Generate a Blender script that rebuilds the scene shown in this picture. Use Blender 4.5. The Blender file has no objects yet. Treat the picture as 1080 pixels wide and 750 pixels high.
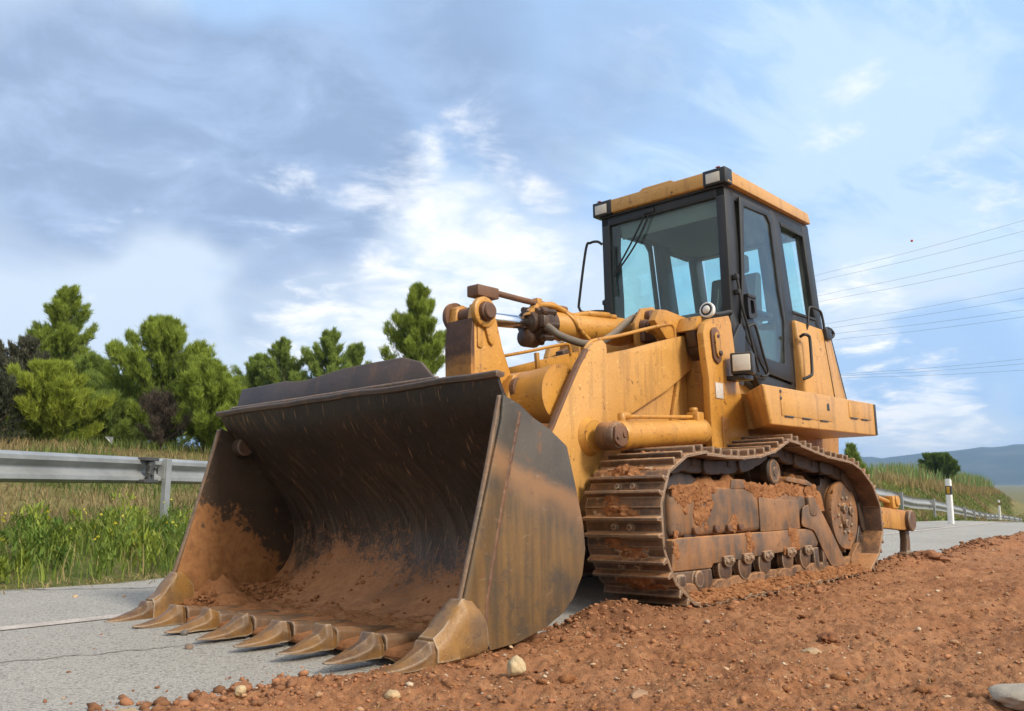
import bpy, bmesh, math, random
import numpy as np
from mathutils import Vector, Matrix, noise as mnoise

R_ = math.radians
random.seed(7)
rng = np.random.default_rng(11)
S = bpy.context.scene
COL = S.collection

# ------------------------------------------------------------------ camera
cam_d = bpy.data.cameras.new('camera')
cam_d.lens = 30.45
cam_d.sensor_width = 36
cam_d.clip_start = 0.05
cam_d.clip_end = 12000
cam_o = bpy.data.objects.new('camera', cam_d)
COL.objects.link(cam_o)
cam_o.location = (0, 0, 0.75)
cam_o.rotation_euler = (R_(90 + 8.53), 0, 0)
S.camera = cam_o

# ------------------------------------------------------------------ light
SUN_AZ, SUN_EL = 128.0, 38.0          # azimuth from +Y towards +X
SKY_STRENGTH = 0.1
sun_d = bpy.data.lights.new('sun', 'SUN')
sun_d.energy = 2.8
sun_d.angle = R_(12)
sun_d.color = (1.0, 0.93, 0.82)
sun_o = bpy.data.objects.new('sun', sun_d)
COL.objects.link(sun_o)
_sd = Vector((math.sin(R_(SUN_AZ)) * math.cos(R_(SUN_EL)), math.cos(R_(SUN_AZ)) * math.cos(R_(SUN_EL)), math.sin(R_(SUN_EL))))
sun_o.rotation_euler = _sd.to_track_quat('Z', 'Y').to_euler()

vs = S.view_settings
vs.view_transform = 'Standard'
vs.look = 'None'
vs.gamma = 1
vs.exposure = 0.36
vs.use_curve_mapping = False


# ------------------------------------------------------------------ node helper
class NT:
    def __init__(self, tree):
        self.t = tree
        tree.nodes.clear()

    def n(self, typ, **kw):
        nd = self.t.nodes.new(typ)
        ins = kw.pop('ins', {})
        for k, v in kw.items():
            setattr(nd, k, v)
        for k, v in ins.items():
            self.set(nd, k, v)
        return nd

    def set(self, nd, key, v):
        s = nd.inputs[key]
        if hasattr(v, 'outputs'):
            self.t.links.new(v.outputs[0], s)
        elif isinstance(v, bpy.types.NodeSocket):
            self.t.links.new(v, s)
        else:
            if s.type == 'RGBA' and len(v) == 3:
                v = (*v, 1)
            s.default_value = v

    def math(self, op, a, b=0.0, clamp=False):
        nd = self.t.nodes.new('ShaderNodeMath')
        nd.operation = op
        nd.use_clamp = clamp
        self.set(nd, 0, a)
        self.set(nd, 1, b)
        return nd.outputs[0]

    def mix(self, fac, a, b, blend='MIX'):
        nd = self.t.nodes.new('ShaderNodeMix')
        nd.data_type = 'RGBA'
        nd.blend_type = blend
        nd.clamp_factor = True
        for i, v in ((0, fac), (6, a), (7, b)):
            self.set(nd, i, v)
        return nd.outputs[2]

    def ramp(self, fac, lo, hi):
        nd = self.t.nodes.new('ShaderNodeMapRange')
        nd.interpolation_type = 'SMOOTHSTEP'
        self.set(nd, 0, fac)
        nd.inputs[1].default_value = lo
        nd.inputs[2].default_value = hi
        return nd.outputs[0]

    def noise(self, vec, scale, detail=5, rough=0.55, dist=0.0):
        nd = self.n('ShaderNodeTexNoise')
        if vec is not None:
            self.set(nd, 'Vector', vec)
        nd.inputs['Scale'].default_value = scale
        nd.inputs['Detail'].default_value = detail
        nd.inputs['Roughness'].default_value = rough
        nd.inputs['Distortion'].default_value = dist
        return nd.outputs[0]

    def vmul(self, vec, s):
        nd = self.n('ShaderNodeVectorMath', operation='MULTIPLY')
        self.set(nd, 0, vec)
        nd.inputs[1].default_value = s
        return nd.outputs[0]

    def sep(self, vec):
        nd = self.n('ShaderNodeSeparateXYZ')
        self.set(nd, 0, vec)
        return nd.outputs


# ------------------------------------------------------------------ world: Nishita sky with cloud layers
W = bpy.data.worlds.new('World')
S.world = W
W.use_nodes = True
w = NT(W.node_tree)
sky = w.n('ShaderNodeTexSky', sky_type='NISHITA')
sky.sun_disc = False
sky.sun_elevation = R_(SUN_EL)
sky.sun_rotation = R_(SUN_AZ)
sky.air_density = 1.0
sky.dust_density = 1.5
tc = w.n('ShaderNodeTexCoord')
D = tc.outputs['Generated']
dx, dy, dz = w.sep(D)[0:3]
den = w.math('ADD', w.math('MAXIMUM', dz, 0.0), 0.16)
cp = w.n('ShaderNodeCombineXYZ')
w.set(cp, 0, w.math('DIVIDE', dx, den))
w.set(cp, 1, w.math('DIVIDE', dy, den))
cp = cp.outputs[0]


def lobe(az, el, width, amp, sx=1.0):
    """soft bank of cloud centred on one direction of the sky"""
    d = Vector((math.sin(R_(az)) * math.cos(R_(el)), math.cos(R_(az)) * math.cos(R_(el)), math.sin(R_(el))))
    dt = w.n('ShaderNodeVectorMath', operation='DOT_PRODUCT')
    w.set(dt, 0, warp)
    dt.inputs[1].default_value = d
    m = w.ramp(dt.outputs['Value'], math.cos(R_(width)), 1.0)
    return w.math('MULTIPLY', m, amp)


wn = w.n('ShaderNodeTexNoise', ins={'Vector': D, 'Scale': 3.2, 'Detail': 4.0, 'Roughness': 0.5})
wv = w.n('ShaderNodeVectorMath', operation='SUBTRACT')
w.set(wv, 0, wn.outputs['Color'])
wv.inputs[1].default_value = (0.5, 0.5, 0.5)
wv2 = w.n('ShaderNodeVectorMath', operation='SCALE')
w.set(wv2, 0, wv.outputs[0])
wv2.inputs['Scale'].default_value = 0.26
wv3 = w.n('ShaderNodeVectorMath', operation='ADD')
w.set(wv3, 0, D)
w.set(wv3, 1, wv2.outputs[0])
wnm = w.n('ShaderNodeVectorMath', operation='NORMALIZE')
w.set(wnm, 0, wv3.outputs[0])
warp = wnm.outputs[0]

big = w.noise(cp, 0.8, 6, 0.55, 0.6)
mid = w.noise(cp, 2.0, 8, 0.60, 0.5)
crisp = w.noise(cp, 4.2, 9, 0.62, 0.35)
# long wisps: noise drawn out along one direction of the cloud sheet
rotv = w.n('ShaderNodeVectorRotate', rotation_type='Z_AXIS', ins={'Vector': cp, 'Angle': R_(-38)})
wisp = w.noise(w.vmul(rotv.outputs[0], (1.3, 3.2, 1)), 1.9, 8, 0.62, 0.8)


def bank(*ls):
    s_ = None
    for l_ in ls:
        q_ = lobe(*l_)
        s_ = q_ if s_ is None else w.math('ADD', s_, q_)
    return s_


def cmul(a_, b_):
    return w.math('MULTIPLY', a_, b_, clamp=True)


BL, BR, GREY, HAZY, WHITE, CREAM, CYAN = (0.325, 0.475, 0.735), (0.365, 0.55, 0.81), (0.30, 0.375, 0.57), (0.61, 0.70, 0.80), (0.87, 0.89, 0.91), (0.97, 0.945, 0.92), (0.54, 0.69, 0.82)


def C10(c_):
    return tuple(q * K * 1.06 for q in c_)


K = 1.0 / SKY_STRENGTH
sc_ = C10(BL)
cloud = w.mix(w.ramp(mid, 0.35, 0.68), C10(BL), C10(BR))
cloud = w.mix(w.ramp(dx, -0.25, 0.45), cloud, C10(BR))
# pale veil low on the left and round the middle
veil = bank((-31, 14, 13, .85), (-20, 12, 11, .75), (-8, 12, 11, .7), (1, 13, 11, .7), (-27, 6, 9, .35), (24, 9, 9, .65), (30, 15, 8, .45), (12, 12, 9, .4), (-30, 27.5, 8, .6), (26, 3, 7, .9))
vm = w.ramp(w.math('ADD', veil, w.math('MULTIPLY', w.math('SUBTRACT', mid, 0.5), 1.5)), 0.10, 0.85)
cloud = w.mix(w.math('MULTIPLY', vm, 0.9), cloud, C10(HAZY))
# wisps, strongest on the right
wm = w.ramp(w.math('ADD', w.math('MULTIPLY', wisp, 1.0), w.math('MULTIPLY', bank((16, 22, 14, .15), (26, 20, 12, .17), (22, 27, 10, .12), (30, 12, 9, .12), (0, 20, 9, .08), (-10, 16, 8, .06)), 1.0)), 0.57, 0.84)
cloud = w.mix(w.math('MULTIPLY', wm, 0.75), cloud, C10(CYAN))
# grey mass at the upper left, a smaller one low on the left, a blue band low on the right
grey = bank((-29, 21.5, 12, .9), (-22, 22.5, 10, .75), (-16, 21.5, 9, .85), (-11, 20.0, 6, .7), (-7, 26, 10, .5), (3, 28, 12, .5), (12, 27, 8, .2), (3, 21, 5, .3), (14, 14, 6, .25), (-13.5, 12.6, 5, .5), (-17, 10.5, 5, .3))
gm = w.ramp(w.math('ADD', grey, w.math('ADD', w.math('MULTIPLY', w.math('SUBTRACT', big, 0.5), 1.3), w.math('MULTIPLY', w.math('SUBTRACT', crisp, 0.5), 0.6))), 0.15, 1.05)
gcol = w.mix(w.ramp(crisp, 0.38, 0.66), C10((0.250, 0.340, 0.510)), C10((0.345, 0.455, 0.655)))
cloud = w.mix(w.math('MULTIPLY', gm, 0.92), cloud, gcol)
low = bank((24, 5.0, 4.2, .8), (29, 5.8, 4.5, .8), (19, 4.5, 4, .6))
cloud = w.mix(w.math('MULTIPLY', w.ramp(w.math('ADD', low, w.math('MULTIPLY', w.math('SUBTRACT', mid, 0.5), 0.8)), 0.12, 0.7), 0.9), cloud, C10((0.33, 0.51, 0.78)))
# bright broken cloud with crisp edges
bright = bank((-8, 19.2, 5, .24), (-4.5, 17.5, 5, .22), (0.5, 15.5, 7, .29), (-9.5, 11.2, 7, .31), (-3, 8.5, 8, .29), (-16, 18, 3.2, .18), (-1, 23, 3.6, .13), (-9, 24, 2.5, .08),
              (14, 20.5, 4.5, .16), (21, 25, 5, .12), (30, 19.5, 4, .22), (31, 15.5, 3.5, .26), (24, 9.5, 6, .28), (16, 17, 4, .14), (-24, 13, 6, .10), (27, 2.4, 4.0, .42), (22, 2.6, 3, .34), (-33, 17, 4, .12))
bm_ = w.ramp(w.math('ADD', bright, w.math('ADD', w.math('MULTIPLY', w.math('SUBTRACT', crisp, 0.5), 1.15), w.math('MULTIPLY', w.math('SUBTRACT', mid, 0.5), 0.55))), 0.15, 0.52)
cloud = w.mix(w.math('MULTIPLY', bm_, 0.88), cloud, w.mix(w.ramp(crisp, 0.45, 0.7), C10(WHITE), C10(CREAM)))
cloud = w.mix(0.06, cloud, sky.outputs[0])
# the sky behind the viewer: thin bright overcast, brightest round the veiled sun
cloud = w.mix(w.ramp(dy, 0.25, -0.35), cloud, (0.58 * K, 0.60 * K, 0.62 * K))
sdot = w.n('ShaderNodeVectorMath', operation='DOT_PRODUCT')
w.set(sdot, 0, D)
sdot.inputs[1].default_value = _sd
glow = w.math('MULTIPLY', w.ramp(sdot.outputs['Value'], 0.5, 1.0), 0.8)
cloud = w.mix(glow, cloud, (1.75 * K, 1.58 * K, 1.32 * K))
# ground half of the sky sphere
grd = w.ramp(dz, -0.06, -0.01)
fin = w.mix(grd, (2.0, 1.7, 1.3), cloud)
bg = w.n('ShaderNodeBackground', ins={'Color': fin, 'Strength': SKY_STRENGTH})
wo = w.n('ShaderNodeOutputWorld')
W.node_tree.links.new(bg.outputs[0], wo.inputs[0])


# ------------------------------------------------------------------ materials
def new_mat(name):
    m = bpy.data.materials.new(name)
    m.use_nodes = True
    t = NT(m.node_tree)
    return m, t


def finish(t, color, rough=0.6, metal=0.0, bump=None, bstr=0.3, bdist=0.01, spec=0.5, shader=None, coat=0.0):
    p = t.n('ShaderNodeBsdfPrincipled', ins={'Base Color': color, 'Roughness': rough, 'Metallic': metal, 'Specular IOR Level': spec})
    if coat:
        p.inputs['Coat Weight'].default_value = coat
        p.inputs['Coat Roughness'].default_value = 0.3
    if bump is not None:
        b = t.n('ShaderNodeBump', ins={'Strength': bstr, 'Distance': bdist, 'Height': bump})
        t.set(p, 'Normal', b)
    o = t.n('ShaderNodeOutputMaterial')
    t.t.links.new((shader or p).outputs[0], o.inputs[0])
    return p


def objco(t):
    return t.n('ShaderNodeTexCoord').outputs['Object']


DUST = (0.34, 0.155, 0.058)


def weathered(name, base, base2, dust=0.35, rust=0.25, grime=0.2, rough=0.5, metal=0.0, dustcol=DUST, bstr=0.12, updust=0.5, low=None, streak=0.3, scale=1.0, edge=0.0, edgecol=(0.5, 0.45, 0.4), spec=0.45):
    """paint or steel with settled dust on upward faces, run streaks, rust specks, grime, and rubbed edges"""
    m, t = new_mat(name)
    v = objco(t)
    n1 = t.noise(v, 2.3 * scale, 6, 0.6)
    n2 = t.noise(v, 14 * scale, 8, 0.72)
    n3 = t.noise(v, 60 * scale, 5, 0.7)
    st = t.noise(t.vmul(v, (9 * scale, 9 * scale, 0.9 * scale)), 1.0, 5, 0.6)
    c = t.mix(t.ramp(n1, 0.35, 0.68), base, base2)
    c = t.mix(t.math('MULTIPLY', t.ramp(n3, 0.3, 0.8), 0.25), c, tuple(x * 0.6 for x in base))
    # streaks of dirt running down
    c = t.mix(t.math('MULTIPLY', t.ramp(t.math('ADD', st, t.math('MULTIPLY', t.math('SUBTRACT', n3, 0.5), 0.2)), 0.52, 0.62), streak), c, tuple(x * 0.55 for x in dustcol))
    # dust
    nz = t.sep(t.n('ShaderNodeNewGeometry').outputs['Normal'])[2]
    d = t.math('ADD', t.math('MULTIPLY', t.math('MAXIMUM', nz, 0.0), updust), t.math('SUBTRACT', t.math('MULTIPLY', n1, 0.6), 0.42))
    d = t.math('ADD', d, t.math('MULTIPLY', n2, 0.4))
    d = t.math('ADD', d, dust - 0.35)
    if low is not None:
        z = t.sep(v)[2]
        lo = t.ramp(t.math('ADD', z, t.math('MULTIPLY', t.math('SUBTRACT', n1, 0.5), 0.5)), low[1], low[0])
        d = t.math('ADD', d, t.math('MULTIPLY', lo, low[2]))
    dm = t.math('ADD', t.math('MULTIPLY', t.ramp(d, 0.1, 0.65), 0.5), t.math('MULTIPLY', t.ramp(t.math('ADD', d, t.math('MULTIPLY', t.math('SUBTRACT', n3, 0.5), 0.5)), 0.30, 0.42), 0.5))
    dc = t.mix(t.ramp(n2, 0.3, 0.7), dustcol, tuple(x * 1.35 for x in dustcol))
    c = t.mix(t.math('MULTIPLY', dm, 0.9), c, dc)
    # grime patches, rust specks
    if grime:
        c = t.mix(t.math('MULTIPLY', t.ramp(t.math('ADD', n2, t.math('MULTIPLY', n1, 0.5)), 0.84, 1.0), grime), c, (0.03, 0.022, 0.016))
    if rust:
        rm = t.ramp(t.math('ADD', n2, t.math('MULTIPLY', n3, 0.55)), 0.93 - 0.1 * rust, 1.02 - 0.1 * rust)
        c = t.mix(t.math('MULTIPLY', rm, 0.85), c, (0.10, 0.035, 0.014))
        # scuffs: short pale and dark rubs
        sf = t.noise(t.vmul(v, (10 * scale, 34 * scale, 60 * scale)), 1.0, 4, 0.6, 0.4)
        c = t.mix(t.math('MULTIPLY', t.ramp(sf, 0.63, 0.70), 0.75 * min(1, rust * 2)), c, tuple(x * 0.45 for x in base))
        c = t.mix(t.math('MULTIPLY', t.ramp(sf, 0.37, 0.30), 0.6 * min(1, rust * 2)), c, tuple(min(.7, x * 1.5 + .05) for x in base))
    if edge:
        bv = t.n('ShaderNodeBevel', samples=3, ins={'Radius': 0.018})
        ge = t.n('ShaderNodeNewGeometry')
        dp = t.n('ShaderNodeVectorMath', operation='DOT_PRODUCT')
        t.set(dp, 0, bv.outputs[0])
        t.set(dp, 1, ge.outputs['Normal'])
        em = t.ramp(t.math('ADD', t.math('SUBTRACT', 1.0, dp.outputs['Value']), t.math('MULTIPLY', t.math('SUBTRACT', n2, 0.5), 0.35)), 0.04, 0.14)
        c = t.mix(t.math('MULTIPLY', em, edge), c, edgecol)
    r = t.math('ADD', t.math('MULTIPLY', dm, 0.35), rough, clamp=True)
    h = t.math('ADD', t.math('MULTIPLY', n2, 0.6), t.math('MULTIPLY', n3, 0.4))
    finish(t, c, r, metal, h, bstr, 0.012, spec)
    return m


YEL, YEL2 = (0.56, 0.275, 0.052), (0.48, 0.22, 0.036)
M = {}
M['yellow'] = weathered('yellow_paint', YEL, YEL2, dust=0.18, rust=0.6, grime=0.5, rough=0.42, streak=0.22, edge=0.55, edgecol=(0.2, 0.085, 0.035), updust=0.35, dustcol=(0.36, 0.19, 0.08))
M['yellow_clean'] = weathered('yellow_panel_paint', (0.585, 0.31, 0.088), (0.53, 0.27, 0.066), dust=0.10, rust=0.45, grime=0.35, rough=0.42, streak=0.32, edge=0.5, edgecol=(0.3, 0.13, 0.05), updust=0.3, dustcol=(0.36, 0.19, 0.08))
M['yellow_dirty'] = weathered('dirty_yellow_paint', (0.48, 0.24, 0.05), (0.38, 0.18, 0.04), dust=0.3, rust=0.5, grime=0.55, rough=0.5, streak=0.5, low=(0.9, 1.7, 0.3))
M['rusty'] = weathered('rusty_iron', (0.11, 0.055, 0.035), (0.18, 0.085, 0.04), dust=0.22, rust=0.5, grime=0.4, rough=0.6, streak=0.2, bstr=0.3, scale=2.0)
M['oily'] = weathered('oily_iron', (0.045, 0.026, 0.018), (0.075, 0.04, 0.022), dust=0.12, rust=0.4, grime=0.4, rough=0.4, streak=0.2, bstr=0.3, scale=2.0)
M['black'] = weathered('black_frame_paint', (0.016, 0.017, 0.020), (0.026, 0.027, 0.030), dust=0.05, rust=0.0, grime=0.1, rough=0.42, streak=0.10, dustcol=(0.16, 0.12, 0.085), edge=0.25, edgecol=(0.2, 0.18, 0.16))
M['black_rubber'] = weathered('black_rubber', (0.02, 0.02, 0.021), (0.03, 0.03, 0.03), dust=0.1, rust=0, grime=0, rough=0.55, streak=0.05, dustcol=(0.12, 0.09, 0.06))
M['mud_steel'] = weathered('muddy_steel', (0.065, 0.040, 0.027), (0.165, 0.088, 0.046), dust=0.25, rust=0.4, grime=0.6, rough=0.5, streak=0.5, bstr=0.5, scale=2.2, updust=0.5, dustcol=(0.38, 0.18, 0.07), edge=0.85, edgecol=(0.52, 0.39, 0.27))
M['guard'] = weathered('dusty_roller_guard_steel', (0.085, 0.066, 0.054), (0.33, 0.16, 0.066), dust=0.30, rust=0.3, grime=0.5, rough=0.6, streak=0.8, bstr=0.5, scale=1.3, updust=0.6, dustcol=(0.43, 0.195, 0.07), edge=0.3, edgecol=(0.3, 0.24, 0.18))
M['dark_steel'] = weathered('dark_chain_steel', (0.038, 0.026, 0.02), (0.06, 0.036, 0.024), dust=0.22, rust=0.2, grime=0.2, rough=0.5, streak=0.2, bstr=0.4, updust=0.3, dustcol=(0.27, 0.135, 0.06), low=(0.14, 0.34, 0.45))
M['grey_hose'] = weathered('grey_hose_rubber', (0.14, 0.115, 0.09), (0.10, 0.082, 0.066), dust=0.28, rust=0, grime=0.1, rough=0.6, streak=0.05, dustcol=(0.24, 0.17, 0.11))
M['tooth'] = weathered('worn_tooth_steel', (0.225, 0.112, 0.030), (0.10, 0.052, 0.022), dust=-0.02, rust=0.6, grime=0.7, rough=0.40, streak=0.35, bstr=0.4, scale=3.2, updust=0.22, edge=0.85, edgecol=(0.46, 0.38, 0.29), dustcol=(0.36, 0.18, 0.07))
M['tooth_adapter'] = weathered('worn_adapter_steel', (0.095, 0.058, 0.034), (0.18, 0.090, 0.038), dust=0.24, rust=0.5, grime=0.6, rough=0.46, streak=0.4, bstr=0.4, scale=2.6, updust=0.28, edge=0.8, edgecol=(0.40, 0.33, 0.26), dustcol=(0.36, 0.18, 0.08))
M['corner'] = weathered('worn_corner_casting', (0.30, 0.155, 0.042), (0.15, 0.095, 0.055), dust=0.04, rust=0.5, grime=0.55, rough=0.42, streak=0.3, bstr=0.35, scale=1.8, updust=0.2, edge=0.8, edgecol=(0.44, 0.37, 0.30), dustcol=(0.36, 0.18, 0.07))
M['lip'] = weathered('dark_lip_steel', (0.05, 0.033, 0.024), (0.10, 0.06, 0.038), dust=0.2, rust=0.3, grime=0.3, rough=0.5, streak=0.3, bstr=0.3, updust=0.3, edge=0.6, edgecol=(0.26, 0.2, 0.15))


def mat_simple(name, col, rough=0.5, metal=0.0, spec=0.5, nscale=8.0, var=0.15, bstr=0.0):
    m, t = new_mat(name)
    v = objco(t)
    n = t.noise(v, nscale, 5, 0.6)
    c = t.mix(n, tuple(x * (1 - var) for x in col), tuple(min(1, x * (1 + var)) for x in col))
    finish(t, c, rough, metal, n if bstr else None, bstr, 0.01, spec)
    return m


M['chrome'] = mat_simple('chrome_rod', (0.72, 0.74, 0.78), 0.10, 1.0)
M['lens'] = mat_simple('lamp_lens', (0.60, 0.54, 0.45), 0.16, 0.0, 0.8, 30, 0.18)
M['lens_white'] = mat_simple('lamp_reflector', (0.62, 0.60, 0.56), 0.3, 0.0, 0.7, 14, 0.1)
M['white_plastic'] = mat_simple('white_plastic', (0.72, 0.72, 0.70), 0.5, 0, 0.4, 6, 0.1)
M['black_plastic'] = mat_simple('black_plastic', (0.02, 0.02, 0.022), 0.5)
M['amber'] = mat_simple('amber_reflector', (0.48, 0.26, 0.01), 0.25)
M['sticker'] = mat_simple('pale_sticker', (0.52, 0.47, 0.42), 0.6, 0, 0.3, 40, 0.25)
M['seat'] = mat_simple('dark_seat_vinyl', (0.04, 0.043, 0.048), 0.6)
M['interior'] = mat_simple('cab_lining', (0.06, 0.067, 0.08), 0.75)
M['bracket_iron'] = mat_simple('dark_bracket_iron', (0.075, 0.075, 0.075), 0.6, 0.2, 0.4, 20, 0.4)
M['visor'] = mat_simple('visor_cloth', (0.20, 0.20, 0.19), 0.8)
M['cable'] = mat_simple('overhead_cable', (0.17, 0.19, 0.23), 0.6)
M['red_ball'] = mat_simple('red_marker', (0.55, 0.06, 0.03), 0.5)

# glass: tinted clear pane with a sky reflection
m, t = new_mat('tinted_glass')
lw = t.n('ShaderNodeLayerWeight', ins={'Blend': 0.5})
fr = t.math('ADD', 0.035, t.math('MULTIPLY', t.math('POWER', lw.outputs['Facing'], 4.0), 0.6))
tr = t.n('ShaderNodeBsdfTransparent', ins={'Color': (0.855, 0.98, 0.97)})
gl = t.n('ShaderNodeBsdfGlossy', ins={'Color': (0.9, 0.95, 1.0), 'Roughness': 0.03})
df = t.n('ShaderNodeBsdfDiffuse', ins={'Color': (0.42, 0.40, 0.36)})
v = objco(t)
dn = t.ramp(t.noise(v, 3.5, 6, 0.65), 0.35, 0.85)
ms0 = t.n('ShaderNodeMixShader')
t.set(ms0, 0, t.math('ADD', t.math('MULTIPLY', dn, 0.07), 0.02))
t.set(ms0, 1, tr)
t.set(ms0, 2, df)
ms = t.n('ShaderNodeMixShader')
t.set(ms, 0, t.math('MULTIPLY', fr, 1.0))
t.set(ms, 1, ms0)
t.set(ms, 2, gl)
o = t.n('ShaderNodeOutputMaterial')
t.t.links.new(ms.outputs[0], o.inputs[0])
M['glass'] = m

# bucket inside: scratched dark steel, runs along the curl, soil in the bowl
m, t = new_mat('scratched_bucket_steel')
uv = t.n('ShaderNodeUVMap', uv_map='curl').outputs[0]
v = objco(t)
ux, uy, _ = t.sep(uv)[0:3]
cb = t.n('ShaderNodeCombineXYZ')
t.set(cb, 0, t.math('ADD', t.math('MULTIPLY', ux, 26.0), t.math('MULTIPLY', uy, 5.0)))
t.set(cb, 1, t.math('MULTIPLY', uy, 2.2))
sc1 = t.noise(cb.outputs[0], 1.0, 6, 0.65, 0.3)
cb2 = t.n('ShaderNodeCombineXYZ')
t.set(cb2, 0, t.math('SUBTRACT', t.math('MULTIPLY', ux, 60.0), t.math('MULTIPLY', uy, 20.0)))
t.set(cb2, 1, t.math('MULTIPLY', uy, 6.0))
sc2 = t.noise(cb2.outputs[0], 1.0, 4, 0.6)
n1 = t.noise(v, 2.2, 6, 0.6)
n2 = t.noise(v, 16, 8, 0.75)
n3 = t.noise(v, 75, 5, 0.75)
c = t.mix(t.ramp(n1, 0.3, 0.7), (0.014, 0.0095, 0.007), (0.038, 0.022, 0.014))
c = t.mix(t.math('MULTIPLY', t.math('MULTIPLY', t.ramp(sc1, 0.55, 0.68), t.ramp(t.math('ADD', n1, t.math('MULTIPLY', t.math('SUBTRACT', n2, 0.5), 0.6)), 0.40, 0.66)), 0.75), c, (0.165, 0.080, 0.032))
c = t.mix(t.math('MULTIPLY', t.ramp(sc2, 0.60, 0.70), 0.85), c, (0.30, 0.165, 0.08))
c = t.mix(t.math('MULTIPLY', t.ramp(n2, 0.62, 0.75), 0.5), c, (0.16, 0.09, 0.045))
# polished grey band where the load slides, soil below it
soil = t.ramp(t.math('ADD', uy, t.math('ADD', t.math('MULTIPLY', t.math('SUBTRACT', n1, 0.5), 0.75), t.math('ADD', t.math('MULTIPLY', t.math('SUBTRACT', n2, 0.5), 0.9), t.math('MULTIPLY', t.math('SUBTRACT', n3, 0.5), 0.7)))), 1.16, 0.86)
grey = t.math('MULTIPLY', t.ramp(uy, 1.95, 1.2), 0.4)
c = t.mix(t.math('MULTIPLY', grey, t.ramp(sc1, 0.3, 0.65)), c, (0.125, 0.098, 0.078))
c = t.mix(t.math('MULTIPLY', t.ramp(t.math('ADD', n3, t.math('MULTIPLY', n1, 0.4)), 0.86, 0.95), 0.7), c, (0.36, 0.22, 0.12))
sc = t.mix(t.ramp(n2, 0.3, 0.72), (0.30, 0.13, 0.055), (0.46, 0.22, 0.10))
sc = t.mix(t.math('MULTIPLY', t.ramp(n1, 0.5, 0.7), 0.45), sc, (0.19, 0.09, 0.045))
c = t.mix(soil, c, sc)
rgh = t.math('ADD', t.math('MULTIPLY', soil, 0.4), 0.46)
finish(t, c, rgh, 0.0, t.math('ADD', t.math('MULTIPLY', n2, 0.5), t.math('ADD', t.math('MULTIPLY', sc1, 0.6), t.math('MULTIPLY', n3, 0.25))), 0.4, 0.02, 0.45)
M['bucket_in'] = m

# bucket cheek plates: grey steel, ochre rubbed on below a slanted line
m, t = new_mat('bucket_cheek_steel')
v = objco(t)
x_, y_, z_ = t.sep(v)[0:3]
n1 = t.noise(v, 2.6, 6, 0.6)
n2 = t.noise(v, 16, 6, 0.65)
n3 = t.noise(v, 80, 4, 0.6)
st = t.noise(t.vmul(v, (9, 22, 1.6)), 1.0, 5, 0.6)
c = t.mix(t.ramp(n1, 0.3, 0.7), (0.055, 0.047, 0.039), (0.095, 0.077, 0.058))
sl = t.math('ADD', t.math('ADD', z_, t.math('MULTIPLY', y_, 0.42)), t.math('MULTIPLY', t.math('SUBTRACT', n1, 0.5), 0.22))
och = t.math('MULTIPLY', t.ramp(t.math('ADD', sl, t.math('MULTIPLY', t.math('SUBTRACT', n2, 0.5), 0.35)), 0.06, -0.22), t.ramp(t.math('ADD', n1, t.math('MULTIPLY', t.math('SUBTRACT', n2, 0.5), 0.5)), 0.25, 0.55))
oc = t.mix(t.ramp(st, 0.3, 0.7), (0.105, 0.066, 0.030), (0.215, 0.118, 0.040))
c = t.mix(t.math('MULTIPLY', och, 0.85), c, oc)
band = t.math('MULTIPLY', t.ramp(sl, -0.13, 0.02), t.ramp(sl, 0.11, 0.03))
c = t.mix(t.math('MULTIPLY', band, 0.45), c, (0.42, 0.20, 0.07))
c = t.mix(t.math('MULTIPLY', t.ramp(n2, 0.52, 0.74), 0.35), c, (0.07, 0.055, 0.042))
c = t.mix(t.math('MULTIPLY', t.ramp(n3, 0.55, 0.8), 0.25), c, (0.25, 0.19, 0.13))
rm = t.ramp(t.math('ADD', n2, t.math('MULTIPLY', n1, 0.5)), 0.86, 0.94)
c = t.mix(t.math('MULTIPLY', rm, 0.6), c, (0.19, 0.085, 0.035))
sf = t.noise(t.vmul(v, (10, 16, 70)), 1.0, 4, 0.6, 0.5)
c = t.mix(t.math('MULTIPLY', t.ramp(sf, 0.64, 0.72), 0.5), c, (0.26, 0.20, 0.14))
c = t.mix(t.math('MULTIPLY', t.ramp(sf, 0.36, 0.28), 0.5), c, (0.04, 0.033, 0.027))
finish(t, c, 0.5, 0.0, t.math('ADD', n2, t.math('MULTIPLY', n3, 0.4)), 0.12, 0.01, 0.4)
M['cheek'] = m

# inner faces of the cheeks: dark, with soil stuck along the front and below
m, t = new_mat('soiled_cheek_steel')
v = objco(t)
x_, y_, z_ = t.sep(v)[0:3]
n1 = t.noise(v, 3.0, 7, 0.62)
n2 = t.noise(v, 16, 7, 0.7)
sl = t.math('ADD', t.math('ADD', t.math('MULTIPLY', z_, 0.85), t.math('MULTIPLY', y_, 0.55)), t.math('ADD', t.math('MULTIPLY', t.math('SUBTRACT', n1, 0.5), 1.0), t.math('MULTIPLY', t.math('SUBTRACT', n2, 0.5), 0.35)))
c = t.mix(t.ramp(n1, 0.3, 0.7), (0.028, 0.018, 0.012), (0.06, 0.036, 0.022))
oc = t.mix(t.ramp(n2, 0.3, 0.7), (0.21, 0.09, 0.032), (0.36, 0.165, 0.06))
c = t.mix(t.ramp(t.math('ADD', sl, t.math('MULTIPLY', t.math('SUBTRACT', n2, 0.5), 0.5)), -0.42, -0.54), c, oc)
c = t.mix(t.math('MULTIPLY', t.ramp(n2, 0.58, 0.72), 0.5), c, (0.20, 0.095, 0.04))
finish(t, c, 0.75, 0.0, n2, 0.5, 0.02, 0.3)
M['cheek_in'] = m

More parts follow.
